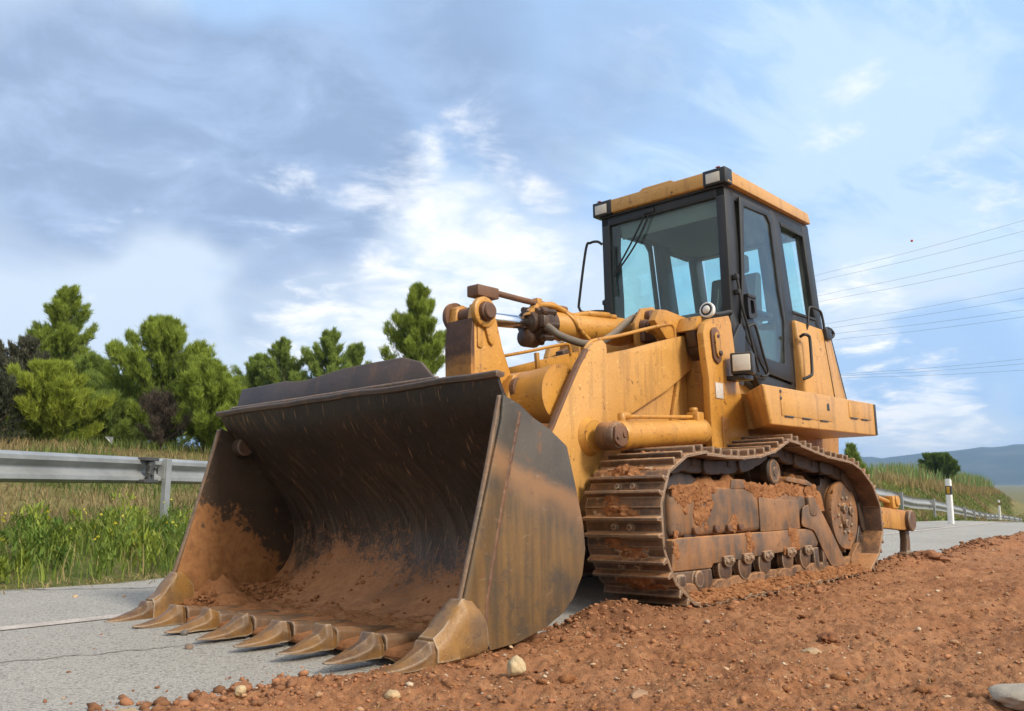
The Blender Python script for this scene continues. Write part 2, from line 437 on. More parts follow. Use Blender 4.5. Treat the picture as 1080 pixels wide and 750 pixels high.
# earth
m, t = new_mat('red_earth')
v = objco(t)
n1 = t.noise(v, 0.9, 6, 0.6)
n2 = t.noise(v, 9, 8, 0.7)
n3 = t.noise(v, 55, 6, 0.7)
c = t.mix(t.ramp(n1, 0.32, 0.7), (0.275, 0.118, 0.053), (0.375, 0.178, 0.085))
c = t.mix(t.math('MULTIPLY', t.ramp(n2, 0.50, 0.66), 0.6), c, (0.44, 0.225, 0.110))
c = t.mix(t.math('MULTIPLY', t.ramp(n2, 0.47, 0.30), 0.8), c, (0.120, 0.045, 0.020))
c = t.mix(t.math('MULTIPLY', t.ramp(n3, 0.56, 0.72), 0.6), c, (0.50, 0.31, 0.18))
c = t.mix(t.math('MULTIPLY', t.ramp(n3, 0.44, 0.30), 0.75), c, (0.105, 0.042, 0.02))
at = t.n('ShaderNodeAttribute', attribute_name='damp')
c = t.mix(t.math('MULTIPLY', at.outputs['Fac'], 0.8), c, (0.085, 0.038, 0.02))
finish(t, c, 0.95, 0.0, t.math('ADD', n2, t.math('MULTIPLY', n3, 0.6)), 0.75, 0.03, 0.15)
M['earth'] = m

m, t = new_mat('packed_soil')
v = objco(t)
n2 = t.noise(v, 12, 8, 0.7)
n3 = t.noise(v, 60, 6, 0.7)
c = t.mix(t.ramp(n2, 0.3, 0.7), (0.255, 0.105, 0.042), (0.41, 0.195, 0.088))
c = t.mix(t.math('MULTIPLY', t.ramp(n3, 0.6, 0.78), 0.5), c, (0.45, 0.28, 0.16))
finish(t, c, 0.95, 0.0, t.math('ADD', n2, t.math('MULTIPLY', n3, 0.6)), 0.8, 0.03, 0.15)
M['soil'] = m

m, t = new_mat('asphalt')
v = objco(t)
n1 = t.noise(v, 0.7, 5, 0.55)
n2 = t.noise(v, 70, 5, 0.85)
n4 = t.noise(v, 6, 6, 0.65)
vo = t.n('ShaderNodeTexVoronoi', ins={'Vector': v, 'Scale': 95.0})
vo2 = t.n('ShaderNodeTexVoronoi', ins={'Vector': v, 'Scale': 210.0})
c = t.mix(t.ramp(n1, 0.3, 0.7), (0.275, 0.255, 0.225), (0.335, 0.312, 0.275))
c = t.mix(t.math('MULTIPLY', t.ramp(n2, 0.42, 0.68), 0.6), c, (0.56, 0.53, 0.48))
c = t.mix(t.math('MULTIPLY', t.ramp(n2, 0.45, 0.3), 0.8), c, (0.12, 0.115, 0.105))
c = t.mix(t.math('MULTIPLY', t.ramp(n4, 0.55, 0.8), 0.35), c, (0.40, 0.31, 0.235))
ag = t.sep(vo.outputs['Color'])[0]
ag2 = t.sep(vo2.outputs['Color'])[1]
c = t.mix(t.math('MULTIPLY', t.ramp(ag, 0.72, 0.95), 0.6), c, (0.10, 0.098, 0.092))
c = t.mix(t.math('MULTIPLY', t.ramp(ag2, 0.70, 0.95), 0.55), c, (0.62, 0.58, 0.52))
finish(t, c, 0.9, 0.0, t.math('ADD', n2, t.math('MULTIPLY', vo.outputs[0], 0.5)), 0.6, 0.014, 0.25)
M['asphalt'] = m

m, t = new_mat('road_paint')
v = objco(t)
n1 = t.noise(v, 5, 7, 0.7)
n2 = t.noise(v, 70, 4, 0.7)
c = t.mix(t.ramp(n1, 0.38, 0.7), (0.56, 0.49, 0.43), (0.36, 0.31, 0.26))
c = t.mix(t.math('MULTIPLY', t.ramp(n2, 0.45, 0.62), 0.75), c, (0.30, 0.275, 0.245))
finish(t, c, 0.8, 0, n2, 0.3, 0.01, 0.3)
M['paint'] = m

m, t = new_mat('crack_dark')
v = objco(t)
n1 = t.noise(v, 20, 5, 0.7)
c = t.mix(t.ramp(n1, 0.4, 0.6), (0.17, 0.158, 0.14), (0.30, 0.28, 0.25))
finish(t, c, 0.95, 0, None)
M['crack'] = m

m, t = new_mat('dry_grassland')
v = objco(t)
n1 = t.noise(v, 0.35, 6, 0.6)
n2 = t.noise(v, 5, 6, 0.7)
c = t.mix(t.ramp(n1, 0.36, 0.64), (0.215, 0.165, 0.075), (0.095, 0.115, 0.03))
c = t.mix(t.math('MULTIPLY', t.ramp(n2, 0.45, 0.75), 0.6), c, (0.27, 0.205, 0.105))
finish(t, c, 1.0, 0, n2, 0.7, 0.08, 0.1)
M['land'] = m

m, t = new_mat('wooded_hills')
v = objco(t)
n1 = t.noise(v, 0.006, 8, 0.65)
c = t.mix(t.ramp(n1, 0.4, 0.65), (0.028, 0.05, 0.04), (0.07, 0.08, 0.065))
finish(t, c, 1.0, 0, None, spec=0.1)
M['hills'] = m

m, t = new_mat('galvanised_steel')
v = objco(t)
n1 = t.noise(v, 3, 6, 0.6)
n2 = t.noise(v, 40, 4, 0.6)
c = t.mix(t.ramp(n1, 0.3, 0.7), (0.26, 0.27, 0.27), (0.36, 0.37, 0.375))
c = t.mix(t.math('MULTIPLY', t.ramp(n2, 0.55, 0.75), 0.3), c, (0.30, 0.28, 0.25))
finish(t, c, 0.5, 0.35, n2, 0.06, 0.01)
M['galv'] = m


def mat_leaf(name, trans=0.35, rough=0.6, mult=1.0):
    m, t = new_mat(name)
    a = t.n('ShaderNodeAttribute', attribute_name='tint')
    c = t.mix(0.0, a.outputs['Color'], (0, 0, 0))
    p = t.n('ShaderNodeBsdfPrincipled', ins={'Base Color': c, 'Roughness': rough, 'Specular IOR Level': 0.25})
    tl = t.n('ShaderNodeBsdfTranslucent', ins={'Color': c})
    mx = t.n('ShaderNodeMixShader', ins={0: trans})
    t.set(mx, 1, p)
    t.set(mx, 2, tl)
    o = t.n('ShaderNodeOutputMaterial')
    t.t.links.new(mx.outputs[0], o.inputs[0])
    return m


M['leaf'] = mat_leaf('foliage')
M['stone_tint'] = None
m, t = new_mat('pebbles')
a = t.n('ShaderNodeAttribute', attribute_name='tint')
n2 = t.noise(objco(t), 40, 5, 0.7)
c = t.mix(t.math('MULTIPLY', t.ramp(n2, 0.4, 0.7), 0.4), a.outputs['Color'], (0.26, 0.13, 0.065))
finish(t, c, 0.9, 0, n2, 0.4, 0.01, 0.2)
M['pebble'] = m
m, t = new_mat('bark')
n2 = t.noise(t.vmul(objco(t), (8, 8, 2)), 1, 6, 0.7)
finish(t, t.mix(n2, (0.06, 0.045, 0.035), (0.17, 0.13, 0.10)), 0.95, 0, n2, 0.6, 0.03, 0.1)
M['bark'] = m


def stone_mat(name, col):
    m, t = new_mat(name)
    v = objco(t)
    n1 = t.noise(v, 14, 7, 0.65)
    n2 = t.noise(v, 60, 5, 0.7)
    c = t.mix(t.ramp(n1, 0.3, 0.7), tuple(x * 0.75 for x in col), col)
    c = t.mix(t.math('MULTIPLY', t.ramp(n1, 0.55, 0.7), 0.4), c, (0.33, 0.17, 0.08))
    finish(t, c, 0.85, 0, t.math('ADD', n1, n2), 0.4, 0.01, 0.25)
    return m


# ------------------------------------------------------------------ object helpers
def obj(name, bm, mat, parent=None, smooth=40, label=None, cat=None, group=None, kind=None):
    me = bpy.data.meshes.new(name)
    if isinstance(bm, bpy.types.Mesh):
        me = bm
    else:
        bmesh.ops.recalc_face_normals(bm, faces=bm.faces)
        bm.to_mesh(me)
        bm.free()
    mats = mat if isinstance(mat, (list, tuple)) else [mat]
    for m_ in mats:
        me.materials.append(M[m_] if isinstance(m_, str) else m_)
    if smooth and len(me.polygons):
        me.polygons.foreach_set('use_smooth', np.ones(len(me.polygons), bool))
        me.set_sharp_from_angle(angle=R_(smooth))
    o = bpy.data.objects.new(name, me)
    COL.objects.link(o)
    if parent:
        o.parent = parent
    tag(o, label, cat, group, kind)
    return o


def tag(o, label=None, cat=None, group=None, kind=None):
    for k, v in (('label', label), ('category', cat), ('group', group), ('kind', kind)):
        if v:
            o[k] = v
    return o


def empty(name, loc=(0, 0, 0), label=None, cat=None, group=None):
    o = bpy.data.objects.new(name, None)
    o.empty_display_size = 0.2
    o.location = loc
    COL.objects.link(o)
    return tag(o, label, cat, group)


def copy_tree(o, parent=None):
    c = o.copy()
    COL.objects.link(c)
    if parent:
        c.parent = parent
    for ch in o.children:
        copy_tree(ch, c)
    return c


def obj_each(name, bm, mat, parent, **kw):
    """every loose piece of bm becomes an object of its own"""
    bm.faces.ensure_lookup_table()
    todo, out = set(bm.faces), []
    while todo:
        st_ = [todo.pop()]
        isl = list(st_)
        while st_:
            for e_ in st_.pop().edges:
                for g_ in e_.link_faces:
                    if g_ in todo:
                        todo.discard(g_)
                        st_.append(g_)
                        isl.append(g_)
        nb = BM()
        mp = {}
        for f_ in isl:
            nb.faces.new([mp.setdefault(v_, None) or mp.__setitem__(v_, nb.verts.new(v_.co)) or mp[v_] for v_ in f_.verts])
        out.append(obj(name, nb, mat, parent, **kw))
    bm.free()
    return out


def mesh_np(name, verts, faces, tint=None):
    """fast mesh from numpy arrays; faces (M,3) or (M,4)"""
    me = bpy.data.meshes.new(name)
    k = faces.shape[1]
    me.vertices.add(len(verts))
    me.vertices.foreach_set('co', np.ascontiguousarray(verts, np.float32).ravel())
    me.loops.add(faces.size)
    me.loops.foreach_set('vertex_index', np.ascontiguousarray(faces, np.int32).ravel())
    me.polygons.add(len(faces))
    me.polygons.foreach_set('loop_start', np.arange(0, faces.size, k, dtype=np.int32))
    me.update(calc_edges=True)
    if tint is not None:
        a = me.attributes.new('tint', 'FLOAT_COLOR', 'POINT')
        a.data.foreach_set('color', np.concatenate([tint, np.ones((len(tint), 1))], 1).astype(np.float32).ravel())
    me.validate()
    return me


def BM():
    return bmesh.new()


def bevel_all(bm, w_, seg=2, ang=30):
    ed = [e for e in bm.edges if len(e.link_faces) == 2 and e.calc_face_angle(0) > R_(ang)]
    if ed and w_ > 0:
        bmesh.ops.bevel(bm, geom=ed, offset=w_, segments=seg, profile=0.5, affect='EDGES', clamp_overlap=True)


def merge(bm, sub):
    me = bpy.data.meshes.new('tmp')
    sub.to_mesh(me)
    sub.free()
    bm.from_mesh(me)
    bpy.data.meshes.remove(me)


def box(bm, x0, x1, y0, y1, z0, z1, bev=0.008, rot=None, piv=None):
    s = BM()
    vs_ = [s.verts.new((x, y, z)) for x in (x0, x1) for y in (y0, y1) for z in (z0, z1)]
    for f in ((0, 1, 3, 2), (4, 6, 7, 5), (0, 4, 5, 1), (2, 3, 7, 6), (0, 2, 6, 4), (1, 5, 7, 3)):
        s.faces.new([vs_[i] for i in f])
    bmesh.ops.recalc_face_normals(s, faces=s.faces)
    if bev:
        bevel_all(s, bev)
    if rot is not None:
        c = Vector(piv) if piv else Vector(((x0 + x1) / 2, (y0 + y1) / 2, (z0 + z1) / 2))
        bmesh.ops.transform(s, matrix=Matrix.Translation(c) @ rot @ Matrix.Translation(-c), verts=s.verts)
    merge(bm, s)


def prism(bm, pts, a0, a1, axis='x', bev=0.008, seg=2):
    """polygon extruded along an axis; pts are the two other coordinates in xyz order"""
    s = BM()

    def P(a, p):
        return {'x': (a, p[0], p[1]), 'y': (p[0], a, p[1]), 'z': (p[0], p[1], a)}[axis]
    A = [s.verts.new(P(a0, p)) for p in pts]
    B = [s.verts.new(P(a1, p)) for p in pts]
    n = len(pts)
    s.faces.new(A)
    s.faces.new(B[::-1])
    for i in range(n):
        s.faces.new((A[i], B[i], B[(i + 1) % n], A[(i + 1) % n]))
    bmesh.ops.recalc_face_normals(s, faces=s.faces)
    if bev:
        bevel_all(s, bev, seg)
    merge(bm, s)


def frame_of(d):
    d = Vector(d).normalized()
    a = Vector((0, 0, 1)) if abs(d.z) < 0.9 else Vector((1, 0, 0))
    u_ = d.cross(a).normalized()
    return d, u_, d.cross(u_)


def lathe(bm, p0, d, prof, seg=28, cap=True):
    """prof: list of (distance along d, radius)"""
    d, u_, v_ = frame_of(d)
    p0 = Vector(p0)
    rings = []
    for h, r in prof:
        rings.append([bm.verts.new(p0 + d * h + (u_ * math.cos(2 * math.pi * i / seg) + v_ * math.sin(2 * math.pi * i / seg)) * r) for i in range(seg)])
    for a, b in zip(rings, rings[1:]):
        for i in range(seg):
            bm.faces.new((a[i], a[(i + 1) % seg], b[(i + 1) % seg], b[i]))
    if cap:
        bm.faces.new(rings[0])
        bm.faces.new(rings[-1][::-1])


def cyl(bm, p0, p1, r, seg=24, r2=None, bev=0.006):
    p0, p1 = Vector(p0), Vector(p1)
    L = (p1 - p0).length
    r2 = r if r2 is None else r2
    b = min(bev, L * 0.3, r * 0.4)
    lathe(bm, p0, p1 - p0, [(0, r - b), (b, r), (L - b, r2), (L, r2 - b)], seg)


def smooth_path(pts, n=8, closed=False):
    P = [Vector(p) for p in pts]
    out = []
    m_ = len(P)
    for i in range(m_ if closed else m_ - 1):
        p0 = P[(i - 1) % m_] if (closed or i > 0) else P[0] * 2 - P[1]
        p1, p2 = P[i], P[(i + 1) % m_]
        p3 = P[(i + 2) % m_] if (closed or i + 2 < m_) else P[-1] * 2 - P[-2]
        for k in range(n):
            t_ = k / n
            out.append(0.5 * ((2 * p1) + (p2 - p0) * t_ + (2 * p0 - 5 * p1 + 4 * p2 - p3) * t_ ** 2 + (3 * p1 - p0 - 3 * p2 + p3) * t_ ** 3))
    if not closed:
        out.append(P[-1])
    return out


def tube(bm, pts, r, seg=12, n=6, smooth=True):
    P = smooth_path(pts, n) if smooth else [Vector(p) for p in pts]
    rings = []
    prev_u = None
    for i, p in enumerate(P):
        d = (P[min(i + 1, len(P) - 1)] - P[max(i - 1, 0)]).normalized()
        if prev_u is None:
            _, u_, _ = frame_of(d)
        else:
            u_ = (prev_u - d * prev_u.dot(d)).normalized()
        prev_u = u_
        v_ = d.cross(u_)
        rr = r[i * (len(r) - 1) // max(1, len(P) - 1)] if isinstance(r, (list, tuple)) else r
        rings.append([bm.verts.new(p + (u_ * math.cos(2 * math.pi * k / seg) + v_ * math.sin(2 * math.pi * k / seg)) * rr) for k in range(seg)])
    for a, b in zip(rings, rings[1:]):
        for k in range(seg):
            bm.faces.new((a[k], a[(k + 1) % seg], b[(k + 1) % seg], b[k]))
    bm.faces.new(rings[0])
    bm.faces.new(rings[-1][::-1])


def rounded(pts, r, n=4):
    """round the corners of a polygon"""
    out = []
    m_ = len(pts)
    for i in range(m_):
        a, b, c = Vector(pts[i - 1]), Vector(pts[i]), Vector(pts[(i + 1) % m_])
        d1, d2 = (a - b), (c - b)
        k = min(r, d1.length * 0.45, d2.length * 0.45)
        p1, p2 = b + d1.normalized() * k, b + d2.normalized() * k
        for j in range(n + 1):
            s_ = j / n
            q = p1 * (1 - s_) ** 2 + b * 2 * s_ * (1 - s_) + p2 * s_ ** 2
            out.append((q.x, q.y))
    return out


def ring_prism(bm, outer, inner, a0, a1, axis='x'):
    """frame: polygon with a polygon hole of the same point count"""
    def P(a, p):
        return {'x': (a, p[0], p[1]), 'y': (p[0], a, p[1]), 'z': (p[0], p[1], a)}[axis]
    n = len(outer)
    q = [[bm.verts.new(P(a, p)) for p in poly] for a in (a0, a1) for poly in (outer, inner)]
    o0, i0, o1, i1 = q
    for k in range(n):
        j = (k + 1) % n
        bm.faces.new((o0[k], o0[j], i0[j], i0[k]))
        bm.faces.new((o1[k], i1[k], i1[j], o1[j]))
        bm.faces.new((o0[k], o1[k], o1[j], o0[j]))
        bm.faces.new((i0[k], i0[j], i1[j], i1[k]))


# numpy gradient noise ------------------------------------------------
_perm = rng.permutation(512)


def vnoise(x, y, seed=0):
    xi, yi = np.floor(x).astype(int), np.floor(y).astype(int)
    fx, fy = x - xi, y - yi
    ux_, uy_ = fx * fx * fx * (fx * (fx * 6 - 15) + 10), fy * fy * fy * (fy * (fy * 6 - 15) + 10)

    def g(ix, iy, ddx, ddy):
        h = _perm[(_perm[(ix + seed * 37) & 511] + iy) & 511] * (2 * math.pi / 512) * 7.0
        return np.cos(h) * ddx + np.sin(h) * ddy
    a = g(xi, yi, fx, fy)
    b = g(xi + 1, yi, fx - 1, fy)
    c_ = g(xi, yi + 1, fx, fy - 1)
    d = g(xi + 1, yi + 1, fx - 1, fy - 1)
    return (a * (1 - ux_) + b * ux_) * (1 - uy_) + (c_ * (1 - ux_) + d * ux_) * uy_


def fbm(x, y, sc, octv=4, seed=0, gain=0.5):
    s, a, tot_ = 0, 1.0, 0
    for o_ in range(octv):
        s = s + a * vnoise(x * sc, y * sc, seed + o_)
        tot_ += a
        a *= gain
        sc *= 2.03
    return s / tot_ * 1.6


def sstep(a, b, x):
    t_ = np.clip((x - a) / (b - a), 0, 1)
    return t_ * t_ * (3 - 2 * t_)


# ------------------------------------------------------------------ lie of the land
# machine frame: x to its left, y backwards, z up
MR = Matrix(((0.7424311251, 0.6696846233, -0.0178474024), (-0.6695911843, 0.7426383121, 0.0116611881), (0.0210634831, 0.0032928343, 0.9997727176)))
MT = Vector((0.3261765, 6.0640791, 0.0228314))


def to_local(X, Y):
    dx_, dy_ = X - MT.x, Y - MT.y
    return 0.7424 * dx_ - 0.6696 * dy_, 0.6697 * dx_ + 0.7426 * dy_


def road_coords(X, Y):
    """n: metres beyond the far road edge, s: metres along the road"""
    return (X + 2.78) * -0.714 + (Y - 7.36) * 0.7, (X + 2.78) * 0.7 + (Y - 7.36) * 0.714


def road_z(s):
    return -0.006 * np.clip(s - 15.5, 0, 30) ** 2


def ground_z(X, Y):
    n, s = road_coords(X, Y)
    left = 0.22 * sstep(0.2, 3.6, n) + 1.45 * sstep(5, 15, n) + 0.03 * fbm(X, Y, 0.6, 3, 3) * sstep(0, 1.5, n)
    q = (X - 11.4) * -0.848 + (Y - 25) * 0.53
    tt = (X - 11.4) * 0.53 + (Y - 25) * 0.848
    base = -0.30 - 0.041 * np.clip(tt, 0, 60)
    right = base + (1.15 - base - 0.010 * np.clip(tt, 0, 120)) * sstep(0.5, 4.6, q) + 0.12 * fbm(X, Y, 0.25, 4, 5) * sstep(0, 3, q)
    right = np.minimum(right, 1.7)
    # the bank runs out beyond the bend
    right = right * (1 - sstep(120, 150, tt)) + (-3.0) * sstep(120, 150, tt)
    wgt = sstep(9, 18, s - 0.5 * n)
    z = left * (1 - wgt) + right * wgt
    inside = sstep(0.35, -0.1, n)
    zr = road_z(s) - 0.03
    z = z * (1 - inside) + zr * inside
    far = sstep(150, 320, Y)
    z = z * (1 - far) + (-6.0 + 0.0040 * (Y - 320).clip(0, 3000)) * far
    return z


def gz(x, y):
    return float(ground_z(np.array([float(x)]), np.array([float(y)]))[0])


def sheet(name, r0, r1, nr, nt, th0, th1, zf, mat, kind='structure', mask=None):
    """ground sheet on a fan grid that is finer towards its origin"""
    r = r0 * (r1 / r0) ** np.linspace(0, 1, nr)
    th = np.linspace(R_(th0), R_(th1), nt)
    RR, TH = np.meshgrid(r, th, indexing='ij')
    X, Y = RR * np.sin(TH), RR * np.cos(TH)
    Z = zf(X, Y)
    V = np.stack([X, Y, Z], -1).reshape(-1, 3)
    idx = np.arange(nr * nt).reshape(nr, nt)
    F = np.stack([idx[:-1, :-1], idx[:-1, 1:], idx[1:, 1:], idx[1:, :-1]], -1).reshape(-1, 4)[:, ::-1]
    if mask is not None:
        mk = mask(X, Y).reshape(-1)
        keep = mk[F].any(1)
        F = F[keep]
        used = np.unique(F)
        re = -np.ones(len(V), int)
        re[used] = np.arange(len(used))
        V, F = V[used], re[F]
    return V, F


V, F = sheet('ground', 1.2, 6000, 240, 300, -180, 180, ground_z, 'land')
obj('ground', mesh_np('ground', V, F), 'land', kind='structure')

# road: a strip that follows the gentle crest
ss = np.linspace(-14, 46, 90)
nn = np.array([0.0, -0.4, -1.2, -3.0, -6.0, -9.0, -12.0])
wob = 0.10 * np.sin(ss * 1.7) + 0.07 * np.sin(ss * 4.1 + 1)
Vr = []
for i, s_ in enumerate(ss):
    for j, n_ in enumerate(nn):
        nj = n_ + (wob[i] if j == 0 else 0) + (0.0 if s_ > 3 else -0.0)
        Vr.append((-2.78 + s_ * 0.714 - nj * 0.7, 7.36 + s_ * 0.7 + nj * 0.714, 0))
Vr = np.array(Vr)
Vr[:, 2] = np.repeat(road_z(ss), len(nn))
idx = np.arange(len(Vr)).reshape(len(ss), len(nn))
Fr = np.stack([idx[:-1, :-1], idx[:-1, 1:], idx[1:, 1:], idx[1:, :-1]], -1).reshape(-1, 4)
obj('road', mesh_np('road', Vr, Fr), 'asphalt', kind='structure')


def strip(name, p0, p1, width, z, mat, wobble=0.0, n=60, taper=False):
    p0, p1 = np.array(p0, float), np.array(p1, float)
    d = (p1 - p0) / np.linalg.norm(p1 - p0)
    nrm = np.array([-d[1], d[0]])
    V_ = []
    for i in range(n + 1):
        t_ = i / n
        c_ = p0 + (p1 - p0) * t_ + nrm * wobble * (math.sin(i * 0.9) * 0.6 + random.uniform(-1, 1) * 0.8)
        ww = width * (0.6 + 0.8 * random.random() if wobble else 1 + 0.08 * random.uniform(-1, 1))
        if taper:
            ww *= math.sin(math.pi * min(max(t_, 0.02), 0.98))
        sz = road_coords(c_[0], c_[1])[1]
        zz = z + float(road_z(np.array([sz]))[0])
        V_ += [(*(c_ - nrm * ww / 2), zz), (*(c_ + nrm * ww / 2), zz)]
    V_ = np.array(V_)
    k = np.arange(n)
    F_ = np.stack([2 * k, 2 * k + 2, 2 * k + 3, 2 * k + 1], 1)[:, ::-1]
    return obj(name, mesh_np(name, V_, F_), mat, kind='structure')


strip('road_marking', (-7.3, -0.15), (14.2, 22.6), 0.13, 0.005, 'paint', 0, 120)
strip('road_crack', (-2.55, 3.62), (-0.2, 5.1), 0.012, 0.004, 'crack', 0.02, 90)
strip('road_crack', (-4.2, 6.35), (-1.6, 6.75), 0.022, 0.004, 'crack', 0.03, 60)
strip('road_crack', (7.0, 15.2), (14, 22.0), 0.10, 0.004, 'crack', 0.05, 40)


# red earth: heaped alongside and under the left track
def earth_edge(yl):
    return 0.93 + 0.10 * fbm(yl, yl * 0 + 3.1, 1.3, 3, 9) + 0.05 * fbm(yl, yl * 0 + 1.1, 6, 2, 4) - 0.22 * np.exp(-((yl + 0.75) / 0.55) ** 2)


def earth_z(X, Y, fine=True):
    xl, yl = to_local(X, Y)
    e = xl - earth_edge(yl)
    z = -0.025 + 0.07 * sstep(-0.03, 0.16, e)
    z = z + 0.035 * fbm(X, Y, 0.7, 3, 1) * sstep(0.1, 0.8, e)
    z = z + 0.05 * np.exp(-((yl + 0.62) / 0.3) ** 2 - ((xl - 0.88) / 0.28) ** 2) - 0.015 * np.exp(-((xl - 1.0) / 0.25) ** 2) * sstep(-0.3, 0.1, yl) * sstep(2.7, 2.3, yl)
    z = z + 0.09 * np.exp(-((yl - 3.25) / 0.35) ** 2 - ((xl - 1.15) / 0.22) ** 2)
    z = z + 0.10 * np.exp(-((e - 0.25) / 0.3) ** 2) * sstep(4.0, 6, yl)
    if fine:
        k = sstep(-0.05, 0.1, e)
        nn_ = fbm(X, Y, 4.5, 4, 2, 0.6)
        z = z + k * (0.035 * nn_ + 0.028 * np.abs(fbm(X, Y, 13, 3, 6, 0.6)) + 0.017 * fbm(X, Y, 38, 2, 8))
        # tracks of machines that passed, parallel to the road
        z = z + 0.012 * np.sin(xl * 9 + 1.5 * fbm(X, Y, 1.0, 2, 12)) * sstep(1.4, 2.2, xl)
    s = road_coords(X, Y)[1]
    return z + road_z(s)


V, F = sheet('dirt', 1.3, 60, 620, 760, -62, 75, earth_z, 'earth', mask=lambda X, Y: to_local(X, Y)[0] > earth_edge(to_local(X, Y)[1]) - 0.06)
me = mesh_np('dirt', V, F)
xl, yl = to_local(V[:, 0], V[:, 1])
damp = np.exp(-((yl + 0.7) / 0.7) ** 2 - ((xl - 0.95) / 0.3) ** 2) * (0.6 + 0.6 * fbm(V[:, 0], V[:, 1], 8, 3, 7))
a = me.attributes.new('damp', 'FLOAT', 'POINT')
a.data.foreach_set('value', np.clip(damp, 0, 1).astype(np.float32))
obj('dirt', me, 'earth', smooth=60, kind='structure')

# hills on the horizon
az = np.linspace(-70, 70, 260)
ds = np.linspace(2600, 4200, 18)
AZ, DD = np.meshgrid(np.radians(az), ds, indexing='ij')
ridge = 104 + 36 * np.exp(-((np.degrees(AZ) - 30) / 4.5) ** 2) + 16 * fbm(np.degrees(AZ), AZ * 0, 0.12, 4, 21) + 7 * fbm(np.degrees(AZ), AZ * 0, 0.7, 3, 22)
prof = np.sin(np.clip((DD - 2600) / 1100, 0, 1.45) * math.pi / 2)
Zh = 4 + ridge * prof + 10 * fbm(np.degrees(AZ), DD / 300, 0.5, 4, 23) * prof - 2
V = np.stack([DD * np.sin(AZ), DD * np.cos(AZ), Zh], -1).reshape(-1, 3)
idx = np.arange(V.shape[0]).reshape(AZ.shape)
F = np.stack([idx[:-1, :-1], idx[1:, :-1], idx[1:, 1:], idx[:-1, 1:]], -1).reshape(-1, 4)[:, ::-1]
obj('hills', mesh_np('hills', V, F), 'hills', smooth=80, kind='structure')

# the air: pale even haze round everything
bm = BM()
box(bm, -4600, 4600, -4600, 4600, -40, 165, 0)
hz = obj('haze', bm, [], smooth=0, kind='stuff')
m, t = new_mat('haze_air')
pv = t.n('ShaderNodeVolumePrincipled', ins={'Color': (0.48, 0.70, 1.0), 'Density': 0.00022, 'Anisotropy': 0.2})
o = t.n('ShaderNodeOutputMaterial')
t.t.links.new(pv.outputs[0], o.inputs['Volume'])
hz.data.materials.append(m)
hz['label'] = 'pale haze over the valley'


# ================================================================== the loader
root = empty('track_loader', label='yellow muddy crawler loader with toothed bucket lowered to the road', cat='loader')
root.matrix_world = Matrix.Translation(MT) @ MR.to_4x4()

# ------------------------------------------------------------------ bucket
CURL = [(-2.26, .016), (-2.0, .03), (-1.75, .055), (-1.575, .108), (-1.44, .19), (-1.357, .295), (-1.324, .41), (-1.338, .53), (-1.40, .655),
        (-1.52, .79), (-1.68, .945), (-1.83, 1.095), (-1.895, 1.21)]
P = [(p.x, p.y) for p in smooth_path([(a, b, 0) for a, b in CURL], 5)]
P = P[:]
arc = [0.0]
for a, b in zip(P, P[1:]):
    arc.append(arc[-1] + math.hypot(b[0] - a[0], b[1] - a[1]))
HB = 1.195
NX = 64
bm = BM()
uvl = bm.loops.layers.uv.new('curl')


def off(i, d_):
    a, b = P[max(i - 1, 0)], P[min(i + 1, len(P) - 1)]
    tx, ty = b[0] - a[0], b[1] - a[1]
    L = math.hypot(tx, ty)
    return P[i][0] + ty / L * d_, P[i][1] - tx / L * d_      # to the outside


grid = []
uvs = {}
for layer, dd in ((0, 0.0), (1, 0.018)):
    g = []
    for j in range(NX + 1):
        x = -HB + 2 * HB * j / NX
        row = []
        for i in range(len(P)):
            dent = 0.006 * mnoise.noise((x * 2.2, arc[i] * 2.2, 1)) + 0.004 * mnoise.noise((x * 7, arc[i] * 7, 4))
            y, z = off(i, dd + (dent if layer == 0 else dent))
            vv = bm.verts.new((x, y, z))
            uvs[vv] = (x, arc[i])
            row.append(vv)
        g.append(row)
    grid.append(g)
for g, flip in ((grid[0], False), (grid[1], True)):
    for j in range(NX):
        for i in range(len(P) - 1):
            q = [g[j][i], g[j][i + 1], g[j + 1][i + 1], g[j + 1][i]]
            bm.faces.new(q[::-1] if flip else q)
for i in (0, len(P) - 1):
    for j in range(NX):
        bm.faces.new((grid[0][j][i], grid[1][j][i], grid[1][j + 1][i], grid[0][j + 1][i]))
for j in (0, NX):
    for i in range(len(P) - 1):
        bm.faces.new((grid[0][j][i], grid[0][j][i + 1], grid[1][j][i + 1], grid[1][j][i]))
for f_ in bm.faces:
    for l_ in f_.loops:
        l_[uvl].uv = uvs[l_.vert]
bucket = obj('bucket', bm, 'bucket_in', root, smooth=50)

CHEEK = [(-1.875, 1.115), (-1.755, 1.072), (-1.67, 1.022), (-1.55, .972), (-1.42, .895), (-1.365, .72), (-1.310, .52), (-1.298, .40), (-1.328, .28), (-1.40, .182),
         (-1.48, .122), (-1.61, .07), (-1.80, .03), (-2.03, .018), (-2.16, .018), (-2.19, .10), (-2.13, .25)]


def cheek_bm(sx, x0, x1, pts):
    """side plate with a slightly dished, dented face"""
    s = BM()
    prism(s, pts, x0, x1, 'x', 0.006)
    ed = [e for e in s.edges if e.calc_length() > 0.3]
    return s


